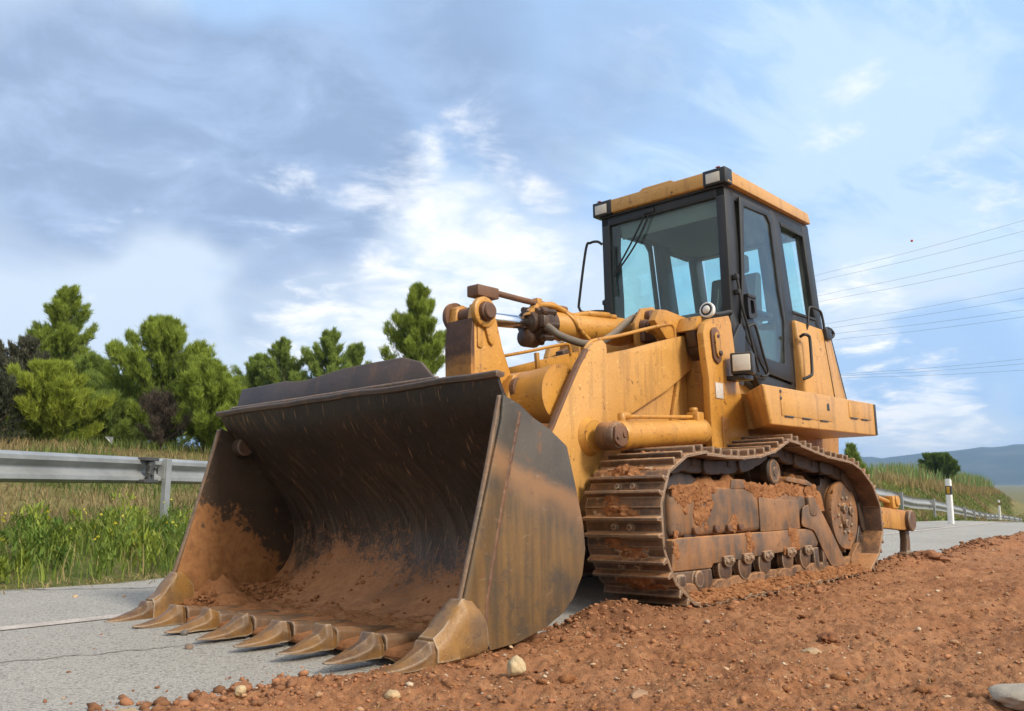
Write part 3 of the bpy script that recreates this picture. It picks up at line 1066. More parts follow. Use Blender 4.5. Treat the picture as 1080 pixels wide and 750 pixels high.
corner_bms = []
for sx in (1, -1):
    bm = BM()
    prism(bm, CHEEK, sx * 1.195, sx * 1.222, 'x', 0.005)
    bmesh.ops.recalc_face_normals(bm, faces=bm.faces)
    for f_ in bm.faces:
        if f_.normal.x * sx < -.5:
            f_.material_index = 1
    cheek = obj('side_plate', bm, ['cheek', 'cheek_in'], bucket, smooth=30)
    # thick leading strip welded on, with a long weld bead
    bm = BM()
    strip_pts = [(-1.885, 1.11), (-1.768, 1.07), (-1.785, 1.0), (-1.875, .64), (-2.012, .21), (-2.03, .07), (-2.16, .06), (-2.20, .12), (-2.142, .25), (-1.90, 1.0)]
    prism(bm, strip_pts, sx * 1.2235, sx * 1.238, 'x', 0.005)
    obj('leading_strip', bm, 'cheek', bucket, smooth=30)
    bm = BM()
    wp = []
    for k in range(70):
        t_ = k / 69
        y = -1.776 + (-2.012 + 1.776) * t_ - 0.012 * math.sin(t_ * 3.14)
        z = 1.035 - 0.825 * t_
        wp.append((sx * (1.229 + 0.003 * random.random()), y + random.uniform(-.002, .002), z))
    for k in range(12):
        t_ = k / 11
        wp.append((sx * 1.231, -2.012 - 0.012 * t_, 0.205 - 0.15 * t_))
    tube(bm, wp, [0.0105 + 0.0035 * random.random() for _ in wp], 8, 1, smooth=False)
    obj('weld_bead', bm, 'rusty', bucket, smooth=60)
    # worn curb on the inner rim of the cheek
    bm = BM()
    tube(bm, [(sx * 1.21, -1.883, 1.105), (sx * 1.21, -1.99, .72), (sx * 1.21, -2.14, .25), (sx * 1.21, -2.195, .12)], 0.0125, 10, 8)
    obj('rim_bar', bm, 'tooth_adapter', bucket, smooth=60)
    # boss inside the upper corner
    bm = BM()
    cyl(bm, (sx * 1.195, -1.745, 1.0), (sx * 1.115, -1.745, 1.0), 0.058, 20)
    obj('corner_boss', bm, 'lip', bucket)
    # corner adapter: chunky wedge that wraps the cheek and carries the corner tooth
    bm = BM()
    secs = []
    for y, zt, zb, xi, xo in ((-2.0, .07, .03, 1.185, 1.242), (-2.03, .19, .024, 1.178, 1.256), (-2.10, .245, .018, 1.165, 1.262), (-2.155, .25, .014, 1.145, 1.264), (-2.20, .205, .008, 1.13, 1.262),
                              (-2.25, .145, .004, 1.122, 1.256), (-2.30, .112, .004, 1.122, 1.246)):
        c_ = 0.018
        secs.append([bm.verts.new((sx * a_, y, b_)) for a_, b_ in ((xi, zb), (xo - c_, zb), (xo, zb + c_), (xo, zt - 2.4 * c_), (xo - 1.6 * c_, zt), (xi + c_, zt), (xi, zt - c_))])
    for a_, b_ in zip(secs, secs[1:]):
        for k in range(7):
            bm.faces.new((a_[k], a_[(k + 1) % 7], b_[(k + 1) % 7], b_[k]))
    bm.faces.new(secs[0])
    bm.faces.new(secs[-1][::-1])
    bevel_all(bm, 0.008, 2, 20)
    corner_bms.append(bm)

# cutting edge
bm = BM()
pts = []
prism(bm, [(-2.27, .010), (-2.10, .012), (-1.93, .022), (-1.93, .055), (-2.10, .047), (-2.255, .034)], -1.19, 1.19, 'x', 0.004)
bmesh.ops.subdivide_edges(bm, edges=[e for e in bm.edges if e.calc_length() > 1.5], cuts=40)
for v_ in bm.verts:
    v_.co.y += 0.012 * mnoise.noise((v_.co.x * 6, 3, v_.co.z)) * (1 if v_.co.y < -2.2 else .2)
    v_.co.z += 0.004 * mnoise.noise((v_.co.x * 9, v_.co.y * 8, 0))
obj('cutting_edge', bm, 'soil', bucket, smooth=30)


def tooth_bm(sd):
    """claw: flat below, roof-shaped above, drawn to a point, with a notch where it meets its adapter"""
    s = BM()
    r = random.Random(sd)
    secs = []
    for y, wd, zt, zb, rg in ((-2.262, .050, .092, .010, .50), (-2.29, .062, .118, .004, .66), (-2.318, .061, .118, .004, .64), (-2.345, .056, .084, .004, .40), (-2.40, .054, .058, .003, .30),
                              (-2.455, .046, .040, .004, .28), (-2.505, .031, .026, .008, .30), (-2.538, .013, .019, .012, .4)):
        wj = wd * .90 * (1 + r.uniform(-.07, .07))
        zj = zt * .90 * (1 + r.uniform(-.08, .08))
        sh = zb + (zj - zb) * 0.52
        pr = [(-wj, zb), (-wj * .55, zb - .002), (wj * .55, zb - .002), (wj, zb), (wj * 1.02, sh), (wj * rg * 1.1, zj), (-wj * rg * 1.1, zj), (-wj * 1.02, sh)]
        secs.append([s.verts.new((a_, y, b_)) for a_, b_ in pr])
    for a_, b_ in zip(secs, secs[1:]):
        for k in range(8):
            s.faces.new((a_[k], a_[(k + 1) % 8], b_[(k + 1) % 8], b_[k]))
    s.faces.new(secs[0])
    s.faces.new(secs[-1][::-1])
    bmesh.ops.recalc_face_normals(s, faces=s.faces)
    bevel_all(s, 0.006, 2, 22)
    return s


def batter(s, sd, amp=.0035):
    """knock a casting about: finer mesh, dents and worn spots"""
    bmesh.ops.triangulate(s, faces=[f_ for f_ in s.faces if len(f_.verts) > 4])
    bmesh.ops.subdivide_edges(s, edges=[e for e in s.edges if e.calc_length() > .02], cuts=2, use_grid_fill=True)
    s.normal_update()
    for v_ in s.verts:
        q = v_.co * 17 + Vector((sd * 9.1, 0, 0))
        v_.co += v_.normal * (amp * mnoise.fractal(q, .8, 2.1, 4) - amp * .8 * max(0, mnoise.noise(v_.co * 38 + Vector((0, sd, 0))) - .25))
    return s


def adapter_bm(sd):
    """strap that climbs from the tooth over the cutting edge onto the floor"""
    s = BM()
    r = random.Random(sd)
    secs = []
    for y, wd, zt in ((-1.88, .022, .052), (-1.93, .034, .060), (-2.02, .040, .068), (-2.12, .042, .076), (-2.20, .044, .088), (-2.262, .044, .092)):
        zb = .03 if y > -2.2 else .012
        secs.append([s.verts.new((a_, y, b_)) for a_, b_ in ((-wd * 1.1, zb), (wd * 1.1, zb), (wd, zt - .016), (wd * .62, zt), (-wd * .62, zt), (-wd, zt - .016))])
    for a_, b_ in zip(secs, secs[1:]):
        for k in range(6):
            s.faces.new((a_[k], a_[(k + 1) % 6], b_[(k + 1) % 6], b_[k]))
    s.faces.new(secs[0])
    s.faces.new(secs[-1][::-1])
    bmesh.ops.recalc_face_normals(s, faces=s.faces)
    bevel_all(s, 0.008, 2, 20)
    return s


for k in range(8):
    x = -1.18 + 2.36 * k / 7
    tb = tooth_bm(k)
    bmesh.ops.transform(tb, matrix=Matrix.Translation((x, 0, 0)) @ Matrix.Rotation(random.uniform(-.03, .03), 4, 'Z'), verts=tb.verts) if False else bmesh.ops.translate(tb, vec=(x, random.uniform(-.012, .012), 0), verts=tb.verts)
    obj('tooth', batter(tb, k), 'tooth', bucket, smooth=40)
    if 0 < k < 7:
        ab = adapter_bm(k + 20)
        bmesh.ops.translate(ab, vec=(x, 0, 0), verts=ab.verts)
        obj('tooth_adapter', batter(ab, k + 30), 'tooth_adapter', bucket, smooth=45)

for k, bm in enumerate(corner_bms):
    bmesh.ops.recalc_face_normals(bm, faces=bm.faces)
    obj('corner_adapter', batter(bm, k + 60, .005), 'corner', bucket, smooth=45)

# upper lip and spill guard
bm = BM()
prism(bm, [(-1.910, 1.214), (-1.905, 1.192), (-1.88, 1.186), (-1.85, 1.196), (-1.85, 1.215), (-1.90, 1.222)], -1.215, 1.215, 'x', 0.004)
bmesh.ops.subdivide_edges(bm, edges=[e for e in bm.edges if e.calc_length() > 1.5], cuts=36)
for v_ in bm.verts:
    v_.co.z += 0.008 * mnoise.noise((v_.co.x * 3, 1, 0))
    v_.co.y += 0.01 * mnoise.noise((v_.co.x * 2.4, 7, 0))
obj('upper_lip', bm, 'lip', bucket, smooth=30)
bm = BM()
sg = [(-1.10, 1.19), (-1.10, 1.365), (-.62, 1.372), (-.52, 1.357), (-.40, 1.352), (-.25, 1.362), (-.05, 1.382), (.20, 1.388), (.45, 1.388), (.60, 1.345), (.74, 1.235), (.76, 1.19)]
prism(bm, sg, 0, .022, 'y', 0.004)
bmesh.ops.subdivide_edges(bm, edges=[e for e in bm.edges if abs(e.verts[0].co.x - e.verts[1].co.x) > .5], cuts=14)
bmesh.ops.transform(bm, matrix=Matrix.Translation((0, -1.845, 0)) @ Matrix.Translation((0, 0, 1.2)) @ Matrix.Rotation(R_(-14), 4, 'X') @ Matrix.Translation((0, 0, -1.2)), verts=bm.verts)
for v_ in bm.verts:
    v_.co.y += 0.02 * mnoise.noise((v_.co.x * 2.1, 2, v_.co.z))
obj('spill_guard', bm, 'lip', bucket, smooth=30)
bm = BM()
tube(bm, [(-1.1, -1.862, 1.232), (-.4, -1.866, 1.229), (.3, -1.862, 1.232), (.78, -1.858, 1.232)], .011, 8, 14)
obj('weld_bead', bm, 'tooth_adapter', bucket, smooth=60)

# ------------------------------------------------------------------ lift arms
ARM = [(1.02, 1.855), (1.13, 1.76), (1.13, 1.665), (.61, 1.39), (.10, 1.175), (-.11, 1.085), (-.17, .98), (-.22, .85), (-.57, .50), (-1.05, .20), (-1.22, .22), (-1.27, .34), (-1.20, .50), (-.95, .78), (-.70, 1.06),
       (-.54, 1.30), (-.42, 1.47), (-.33, 1.575), (-.27, 1.625), (-.17, 1.66), (-.125, 1.635), (-.12, 1.575), (.15, 1.635), (.55, 1.74)]
for sx in (1, -1):
    bm = BM()
    prism(bm, ARM, sx * .508, sx * .55, 'x', 0.006)
    arm = obj('lift_arm', bm, 'yellow_clean' if sx > 0 else 'yellow', root, smooth=30)
    bm = BM()                                       # flame-cut front edge, bare and rusty
    fe = [(-1.20, .50), (-.95, .78), (-.70, 1.06), (-.54, 1.30), (-.42, 1.47), (-.33, 1.575)]
    fe2 = fe + [(y + .020, z - .014) for y, z in fe[::-1]]
    prism(bm, [(y - .012, z + .008) for y, z in fe] + [(y + .006, z - .004) for y, z in fe[::-1]], sx * .512, sx * .5535, 'x', 0.004)
    obj('front_edge', bm, 'rusty', arm, smooth=30)
    # boss of the lift cylinder pin
    bm = BM()
    lathe(bm, (sx * .545, -.34, 1.02), (sx, 0, 0), [(0, .125), (.012, .12), (.03, .105), (.05, .10)], 32)
    obj('cylinder_boss', bm, 'yellow', arm)
    # gusset ear on top
    bm = BM()
    prism(bm, [(.98, 1.66), (1.12, 1.70), (1.10, 1.80), (1.0, 1.83)], sx * .551, sx * .60, 'x', 0.006)
    obj('ear', bm, 'yellow', arm)
# cross member between the arms
bm = BM()
lathe(bm, (-.475, -.52, 1.285), (1, 0, 0), [(0, .19), (.06, .185), (.22, .168), (.73, .168), (.89, .185), (.95, .19)], 40)
obj('cross_tube', bm, 'yellow', root, smooth=50)
bm = BM()
for sx in (1, -1):
    prism(bm, [(-.72, 1.25), (-.66, 1.42), (-.56, 1.45), (-.48, 1.40), (-.45, 1.2), (-.62, 1.1)], sx * .15, sx * .20, 'x', 0.006)
obj_each('pivot_bracket', bm, 'yellow', root)
bm = BM()
cyl(bm, (-.24, -.62, 1.33), (.24, -.62, 1.33), .052, 24)
cyl(bm, (.19, -.62, 1.33), (.235, -.62, 1.33), .078, 28)
obj('pivot_pin', bm, 'rusty', root)

# tilt lever (two plates closed by a worn front face)
LEV = [(-.925, 1.35), (-.93, 1.60), (-.92, 1.78), (-.905, 1.86), (-.85, 1.885), (-.785, 1.87), (-.755, 1.81), (-.735, 1.80), (-.715, 1.78), (-.66, 1.60), (-.575, 1.42), (-.52, 1.30), (-.55, 1.2), (-.72, 1.02), (-.95, .70), (-1.08, .66), (-1.12, .74), (-1.0, 1.05)]
for x0, x1 in ((.055, .115), (-.115, -.055)):
    bm = BM()
    prism(bm, LEV, x0, x1, 'x', 0.006)
    lev = obj('tilt_lever', bm, 'yellow', root, smooth=30)
bm = BM()
prism(bm, [(-.952, 1.35), (-.955, 1.60), (-.938, 1.765), (-.92, 1.765), (-.92, 1.35)], -.116, .116, 'x', 0.004)
bmesh.ops.subdivide_edges(bm, edges=[e for e in bm.edges if e.calc_length() > .15], cuts=5)
m, t = new_mat('rust_worn_face')
v = objco(t)
n1 = t.noise(v, 18, 6, 0.7)
z_ = t.sep(v)[2]
k_ = t.ramp(t.math('ADD', z_, t.math('MULTIPLY', n1, 0.16)), 1.52, 1.64)
c = t.mix(k_, (0.44, 0.20, 0.05), (0.085, 0.042, 0.026))
c = t.mix(t.math('MULTIPLY', t.ramp(n1, 0.5, 0.7), 0.6), c, (0.16, 0.07, 0.035))
finish(t, c, 0.65, 0, n1, 0.3, 0.01, 0.35)
M['wornface'] = m
obj('front_plate', bm, 'wornface', root, smooth=30)
bm = BM()
cyl(bm, (-.20, -.85, 1.81), (.20, -.85, 1.81), .05, 26)
obj('lever_pin', bm, 'rusty', root)
for sx in (1, -1):
    bm = BM()
    lathe(bm, (sx * .114, -.85, 1.81), (sx, 0, 0), [(0, .098), (.03, .098), (.036, .09), (.036, .066), (.03, .06)], 32)
    obj('lever_boss', bm, 'yellow' if sx > 0 else 'rusty', root)
    bm = BM()
    lathe(bm, (sx * .145, -.85, 1.81), (sx, 0, 0), [(0, .062), (.03, .060), (.038, .05)], 28)
    obj('pin_cap', bm, 'rusty', root)
# keeper plate below the pin
bm = BM()
prism(bm, rounded([(-.80, 1.62), (-.84, 1.73), (-.79, 1.76), (-.745, 1.66), (-.76, 1.60)], .02), .1155, .132, 'x', 0.004)
prism(bm, rounded([(-.90, 1.58), (-.90, 1.72), (-.86, 1.72), (-.85, 1.58)], .02), .1155, .125, 'x', 0.003)
obj_each('keeper_plate', bm, 'yellow', root)
# switch box of the position rod
bm = BM()
box(bm, -.05, .055, -.82, -.62, 1.94, 2.015, .008)
box(bm, -.025, .035, -.77, -.68, 1.86, 1.936, .006)
obj('switch_box', bm, 'rusty', root)

# tilt cylinder
A0, A1 = Vector((0, -.80, 1.80)), Vector((0, 1.02, 1.93))
ax = (A1 - A0).normalized()
cylr = empty('tilt_cylinder')
cylr.parent = root
bm = BM()
cyl(bm, A0 + ax * .05, A0 + ax * .62, .046, 32)
obj('piston_rod', bm, 'chrome', cylr, smooth=60)
bm = BM()
lathe(bm, A0 + ax * .50, ax, [(0, .05), (.005, .085), (.05, .09), (.055, .115), (.10, .118), (.105, .128), (.17, .128), (.175, .112), (.24, .112)], 36)
d_, u_, v_ = frame_of(ax)
for k in range(8):
    a_ = 2 * math.pi * k / 8 + .2
    q = A0 + ax * .605 + (u_ * math.cos(a_) + v_ * math.sin(a_)) * .124
    cyl(bm, q - ax * .045, q + ax * .10, .024, 8)
pb = A0 + ax * .585
box(bm, .055, .14, pb.y - .05, pb.y + .05, pb.z - .05, pb.z + .04, .016)
lathe(bm, (-.02, pb.y - .09, pb.z - .105), (0, 1, .07), [(0, .05), (.012, .066), (.12, .07), (.14, .05)], 14)
obj('gland', bm, 'oily', cylr, smooth=40)
bm = BM()
lathe(bm, A0 + ax * -.04, ax, [(0, .045), (.01, .05), (.10, .05), (.12, .047)], 24)
obj('rod_end', bm, 'oily', cylr, smooth=40)
bm = BM()
lathe(bm, A0 + ax * .73, ax, [(0, .098), (.01, .104), (.80, .104), (.83, .112), (.90, .112), (1.02, .09)], 40)
obj('barrel', bm, 'yellow', cylr, smooth=50)
# hydraulic pipes along the barrel
bm = BM()
tube(bm, [(.03, -.20, 1.975), (.05, -.05, 1.985), (.06, .06, 1.96), (.055, .16, 1.945), (.05, .35, 1.985), (.05, .70, 2.01)], .019, 10)
tube(bm, [(-.03, -.08, 2.0), (-.03, .04, 2.02), (-.03, .13, 1.99), (-.03, .2, 1.955)], .019, 10)
tube(bm, [(.05, .06, 1.965), (.10, .11, 1.90), (.105, .18, 1.83), (.09, .30, 1.78)], .017, 10)
cyl(bm, (.05, .34, 1.985), (.05, .62, 2.012), .024, 12)
obj('pressure_pipe', bm, 'yellow', cylr, smooth=60)
# position rod and its clamp
bm = BM()
tube(bm, [(.02, -.62, 1.99), (.02, -.35, 1.985), (.02, -.22, 1.985)], .021, 12, 4)
tube(bm, [(.02, -.22, 1.985), (.02, -.05, 1.98), (.02, .12, 1.985)], .027, 12, 4)
obj('position_rod', bm, 'rusty', cylr, smooth=60)
bm = BM()
box(bm, -.01, .05, -.225, -.165, 1.955, 2.02, .012)
prism(bm, [(-.33, 1.88), (-.25, 1.90), (-.17, 1.96), (-.23, 1.98)], -.01, .05, 'x', .008)
obj('rod_clamp', bm, 'yellow', cylr)
bm = BM()
tube(bm, [(.11, -.215, 1.80), (.155, -.225, 1.785), (.20, -.19, 1.738), (.21, -.06, 1.715), (.21, .10, 1.708), (.21, .26, 1.735), (.21, .44, 1.82), (.21, .63, 1.94), (.20, .80, 2.01), (.19, .95, 2.03)], .027, 14, 8)
obj('hose', bm, 'grey_hose', cylr, smooth=60)
# valve bracket and pipe bends behind the near arm
bm = BM()
prism(bm, [(.62, 1.66), (.60, 1.92), (.70, 2.04), (.86, 2.075), (.98, 2.03), (1.0, 1.66)], .27, .295, 'x', .006)
prism(bm, [(.93, 1.66), (.93, 1.98), (1.05, 2.0), (1.06, 1.66)], .295, .44, 'x', .006)
obj('valve_bracket', bm, 'yellow_dirty', root)
bm = BM()
for q in ((.70, 1.90), (.78, 1.985), (.88, 1.92)):
    cyl(bm, (.29, q[0], q[1]), (.345, q[0], q[1]), .05, 10)
    cyl(bm, (.34, q[0], q[1]), (.36, q[0], q[1]), .028, 6)
box(bm, .295, .335, .66, .93, 1.78, 1.86, .01)
cyl(bm, (.24, .74, 1.99), (.24, .93, 2.035), .042, 8)
obj('fitting', bm, 'rusty', root)
bm = BM()
for k in range(3):
    y0 = .66 + .11 * k
    tube(bm, [(.36 + .02 * k, y0, 1.86), (.385 + .02 * k, y0 + .06, 1.845), (.40 + .02 * k, y0 + .10, 1.79), (.40 + .02 * k, y0 + .08, 1.70), (.40 + .02 * k, y0 + .02, 1.60)], .021, 10)
obj('pipe_bend', bm, 'yellow', root, smooth=60)
# guard rail on the near arm, and the rail along the far arm
bm = BM()
tube(bm, rounded2 if False else [(.50, -.30, 1.585), (.50, -.245, 1.635), (.50, -.17, 1.665), (.50, .1, 1.728), (.50, .45, 1.822), (.50, .73, 1.892), (.50, .79, 1.888), (.50, .815, 1.85), (.50, .82, 1.775)], .013, 10, 6)
tube(bm, [(.50, -.22, 1.64), (.50, -.20, 1.60), (.50, -.205, 1.57)], .012, 8)
tube(bm, [(.505, -.165, 1.662), (.505, -.15, 1.63), (.505, -.16, 1.58)], .012, 8)
obj('guard_rail', bm, 'yellow', root, smooth=60)
bm = BM()
tube(bm, [(-.50, -.25, 1.63), (-.50, -.15, 1.66), (-.50, .3, 1.765), (-.50, .75, 1.875), (-.50, .82, 1.86), (-.50, .84, 1.80)], .013, 10, 6)
for y in (-.1, .42):
    prism(bm, [(y - .02, 1.55), (y + .02, 1.55), (y - .0, 1.672 + y * .23), (y - .035, 1.668 + y * .23)], -.515, -.487, 'x', .003)
obj('guard_rail', bm, 'yellow', root, smooth=60)

# ------------------------------------------------------------------ hull and towers
bm = BM()
prism(bm, [(-.10, .55), (.10, .42), (3.2, .42), (3.45, .55), (3.5, 1.25), (3.0, 1.3), (1.6, 1.62), (.75, 1.62), (.25, 1.35), (-.05, .95)], -.50, .50, 'x', .02)
hull = obj('hull', bm, 'yellow_dirty', root, smooth=30)
bm = BM()
prism(bm, [(1.2, .80), (3.46, .84), (3.53, 1.30), (1.2, 1.30)], -.62, .62, 'x', .02)
obj('side_casing', bm, 'yellow_dirty', root, smooth=30)
# front bulkhead rib and grime plate
bm = BM()
prism(bm, [(.62, 1.02), (.66, 1.02), (.85, 1.55), (.81, 1.55)], .50, .53, 'x', .004)
obj('hull_rib', bm, 'yellow_dirty', root)
TOWER = [(.83, .98), (.835, 1.47), (.80, 1.66), (.785, 1.80), (.82, 1.875), (.92, 1.925), (1.19, 1.985), (1.225, 1.93), (1.285, 1.50), (1.41, 1.06), (1.40, .92)]
for sx in (1, -1):
    bm = BM()
    prism(bm, TOWER, sx * .70, sx * .755, 'x', .008)
    tw = obj('loader_tower', bm, 'yellow', root, smooth=30)
    bm = BM()
    prism(bm, [(.95, 1.0), (.95, 1.93), (1.22, 1.96), (1.38, 1.05)], sx * .50, sx * .699, 'x', .008)
    obj('tower_web', bm, 'yellow_dirty', tw, smooth=30)
    # slotted pin keeper
    bm = BM()
    prism(bm, rounded([(.875, 1.83), (.94, 1.87), (1.005, 1.83), (1.02, 1.62), (.965, 1.585), (.90, 1.62)], .05, 5), sx * .7555, sx * .772, 'x', .006)
    obj('pin_keeper', bm, 'rusty', tw)
    bm = BM()
    prism(bm, rounded([(.905, 1.80), (.945, 1.83), (.975, 1.79), (.985, 1.65), (.95, 1.63), (.92, 1.66)], .03, 4), sx * .7725, sx * .786, 'x', .004)
    obj('lock_bar', bm, 'yellow_dirty', tw)
    bm = BM()
    cyl(bm, (sx * .785, .965, 1.665), (sx * .80, .965, 1.665), .022, 6)
    cyl(bm, (sx * .785, .945, 1.79), (sx * .792, .945, 1.79), .014, 10)
    obj_each('bolt', bm, 'oily', tw)
    bm = BM()
    box(bm, sx * .7553 if sx > 0 else -.762, .762 if sx > 0 else -.7553, .915, 1.025, 1.335, 1.45, .002)
    obj('sticker', bm, 'sticker', tw)
    bm = BM()
    for y, z in ((1.03, 1.115), (1.05, 1.01)):
        cyl(bm, (sx * .755, y, z), (sx * .768, y, z), .02, 6)
    box(bm, sx * .7553 if sx > 0 else -.764, .764 if sx > 0 else -.7553, .985, 1.09, .95, 1.20, .003)
    obj('base_plate', bm, 'yellow_dirty', tw)
    # capped pivot pin of the arm, oily
    bm = BM()
    cyl(bm, (sx * .56, 1.0, 1.74), (sx * .70, 1.0, 1.74), .12, 28)
    prism(bm, [(.86, 1.72), (.83, 1.84), (.93, 1.88), (1.05, 1.88), (1.05, 1.72)], sx * .58, sx * .66, 'x', .008)
    obj('pivot_hub', bm, 'oily', tw, smooth=40)
# cross beam of the towers, carrying the tilt cylinder
bm = BM()
box(bm, -.50, .50, .98, 1.20, 1.78, 1.98, .02)
prism(bm, [(.55, 1.90), (.62, 1.99), (.72, 2.0), (1.0, 1.98), (1.0, 1.80), (.7, 1.78)], .44, .50, 'x', .008)
prism(bm, [(.82, 1.84), (.90, 1.955), (.96, 1.965), (1.05, 1.93), (1.05, 1.84)], .50, .66, 'x', .008)
obj('cross_beam', bm, 'yellow', root, smooth=30)

# lift cylinders
for sx in (1, -1):
    lc = empty('lift_cylinder')
    lc.parent = root
    a0, a1 = Vector((sx * .70, -.34, 1.015)), Vector((sx * .70, .86, 1.095))
    dx_ = (a1 - a0).normalized()
    bm = BM()
    lathe(bm, a0 + dx_ * .085, dx_, [(0, .085), (.02, .094), (.055, .094), (.06, .086), (.95, .086), (.97, .095), (1.02, .095), (1.07, .07)], 36)
    obj('barrel', bm, 'yellow', lc, smooth=45)
    bm = BM()
    cyl(bm, (sx * .64, -.34, 1.015), (sx * .775, -.34, 1.015), .088, 32, bev=.014)
    obj('rod_eye', bm, 'mud_steel', lc, smooth=45)
    bm = BM()
    prism(bm, rounded([(-.415, .975), (-.405, 1.075), (-.29, 1.08), (-.275, .965), (-.34, .94)], .03, 4), sx * .776, sx * .795, 'x', .005)
    cyl(bm, (sx * .795, -.385, 1.0), (sx * .807, -.385, 1.0), .012, 8)
    cyl(bm, (sx * .795, -.31, 1.02), (sx * .803, -.31, 1.02), .020, 14)
    obj('pin_keeper', bm, 'rusty', lc)
    bm = BM()
    tube(bm, [(sx * .70, -.16, 1.145), (sx * .70, -.10, 1.148), (sx * .70, .62, 1.185), (sx * .70, .70, 1.19)], .0135, 10, 4)
    cyl(bm, (sx * .70, -.20, 1.09), (sx * .70, -.20, 1.165), .026, 12)
    cyl(bm, (sx * .70, -.205, 1.148), (sx * .70, -.12, 1.151), .024, 12)
    box(bm, sx * .70 - .045, sx * .70 + .045, .66, .76, 1.13, 1.225, .012)
    cyl(bm, (sx * .70, .69, 1.22), (sx * .70, .69, 1.255), .03, 6)
    obj('pressure_pipe', bm, 'yellow', lc, smooth=45)

# ------------------------------------------------------------------ side tanks and rear
for sx in (1, -1):
    bm = BM()
    s_ = BM()
    pts = [(.76, 1.36), (1.117, .945), (1.117, 3.09), (.60, 3.09), (.60, 1.36)]
    bot = [(.80, 1.40), (1.10, 1.03), (1.117, 1.05), (1.117, 3.11), (.60, 3.11), (.60, 1.40)]
    top = [(.76, 1.36), (1.10, .935), (1.117, .95), (1.117, 3.085), (.60, 3.085), (.60, 1.36)]
    tv = [s_.verts.new((sx * a, b, 1.405)) for a, b in top]
    bv = [s_.verts.new((sx * a, b, 1.125)) for a, b in bot]
    s_.faces.new(tv)
    s_.faces.new(bv[::-1])
    for k in range(6):
        s_.faces.new((tv[k], bv[k], bv[(k + 1) % 6], tv[(k + 1) % 6]))
    bmesh.ops.recalc_face_normals(s_, faces=s_.faces)
    bevel_all(s_, .03, 4, 15)
    merge(bm, s_)
    tank = obj('side_tank', bm, 'yellow_clean', root, smooth=40)
    bm = BM()
    for y0, y1, z0, z1 in ((1.20, 2.12, 1.195, 1.375), (2.48, 2.98, 1.25, 1.385)):
        box(bm, sx * 1.1155 if sx > 0 else -1.1215, 1.1215 if sx > 0 else -1.1155, y0, y1, z0, z1, .003)
    obj_each('access_panel', bm, 'yellow_clean', tank)
    bm = BM()
    for y in (1.32, 1.62, 1.95, 2.58, 2.82):
        z = 1.195 if y < 2.2 else 1.25
        box(bm, sx * 1.118 if sx > 0 else -1.126, 1.126 if sx > 0 else -1.118, y - .075, y + .075, z - .006, z + .006, .002)
    for y, z in ((1.205, 1.395), (1.205, 1.345), (2.05, 1.355)):
        cyl(bm, (sx * 1.115, y, z - .022), (sx * 1.122, y, z - .022), .014, 10)
    box(bm, sx * 1.1165 if sx > 0 else -1.1235, 1.1235 if sx > 0 else -1.1165, 2.02, 2.07, 1.28, 1.335, .003)
    obj_each('hinge', bm, 'black', tank)
    bm = BM()
    box(bm, sx * 1.118 if sx > 0 else -1.123, 1.123 if sx > 0 else -1.118, 3.06, 3.10, 1.13, 1.40, .002)
    obj('end_strip', bm, 'black', tank)
# engine hood behind the cab
bm = BM()
s_ = BM()
lo = [(-.72, 2.62), (.72, 2.62), (.72, 3.30), (.70, 3.62), (.52, 3.70), (-.52, 3.70), (-.70, 3.62), (-.72, 3.30)]
hi = [(-.66, 2.62), (.66, 2.62), (.66, 3.26), (.63, 3.45), (.48, 3.52), (-.48, 3.52), (-.63, 3.45), (-.66, 3.26)]
lv = [s_.verts.new((a, b, 1.40)) for a, b in lo]
hv = [s_.verts.new((a, b, 2.17 if b < 3.4 else 2.13)) for a, b in hi]
s_.faces.new(hv)
s_.faces.new(lv[::-1])
for k in range(8):
    s_.faces.new((lv[k], hv[k], hv[(k + 1) % 8], lv[(k + 1) % 8]))
bmesh.ops.recalc_face_normals(s_, faces=s_.faces)
bevel_all(s_, .03, 3, 15)
merge(bm, s_)
hood = obj('engine_hood', bm, 'yellow_clean', root, smooth=40)
bm = BM()
tube(bm, [(.665, 3.22, 2.15), (.675, 3.28, 2.175), (.68, 3.36, 2.165), (.68, 3.41, 2.13), (.675, 3.35, 2.09), (.665, 3.26, 2.09)], .015, 10, 6)
box(bm, .655, .70, 3.20, 3.32, 2.06, 2.16, .008)
obj('lift_eye', bm, 'black', hood, smooth=60)
bm = BM()
tube(bm, [(.69, 2.62, 2.01), (.735, 2.60, 2.02), (.745, 2.66, 2.015), (.75, 2.68, 1.97), (.765, 2.64, 1.70), (.765, 2.60, 1.65), (.72, 2.55, 1.62)], .014, 10, 6)
obj('grab_handle', bm, 'black_rubber', hood, smooth=60)

for sx in (1, -1):
    for ya, yb in ((3.20, 3.24), (3.435, 3.56)):
        bm = BM()
        xa, xb = (.664, .722) if ya < 3.3 else (.640, .716)
        tube(bm, [(sx * xa, ya, 2.12), (sx * xb, yb, 1.41)], .0045, 6, 2)
        obj('panel_seam', bm, 'black_rubber', hood)
# ------------------------------------------------------------------ cab
cab = empty('cab')
cab.parent = root
CX = .62
bm = BM()
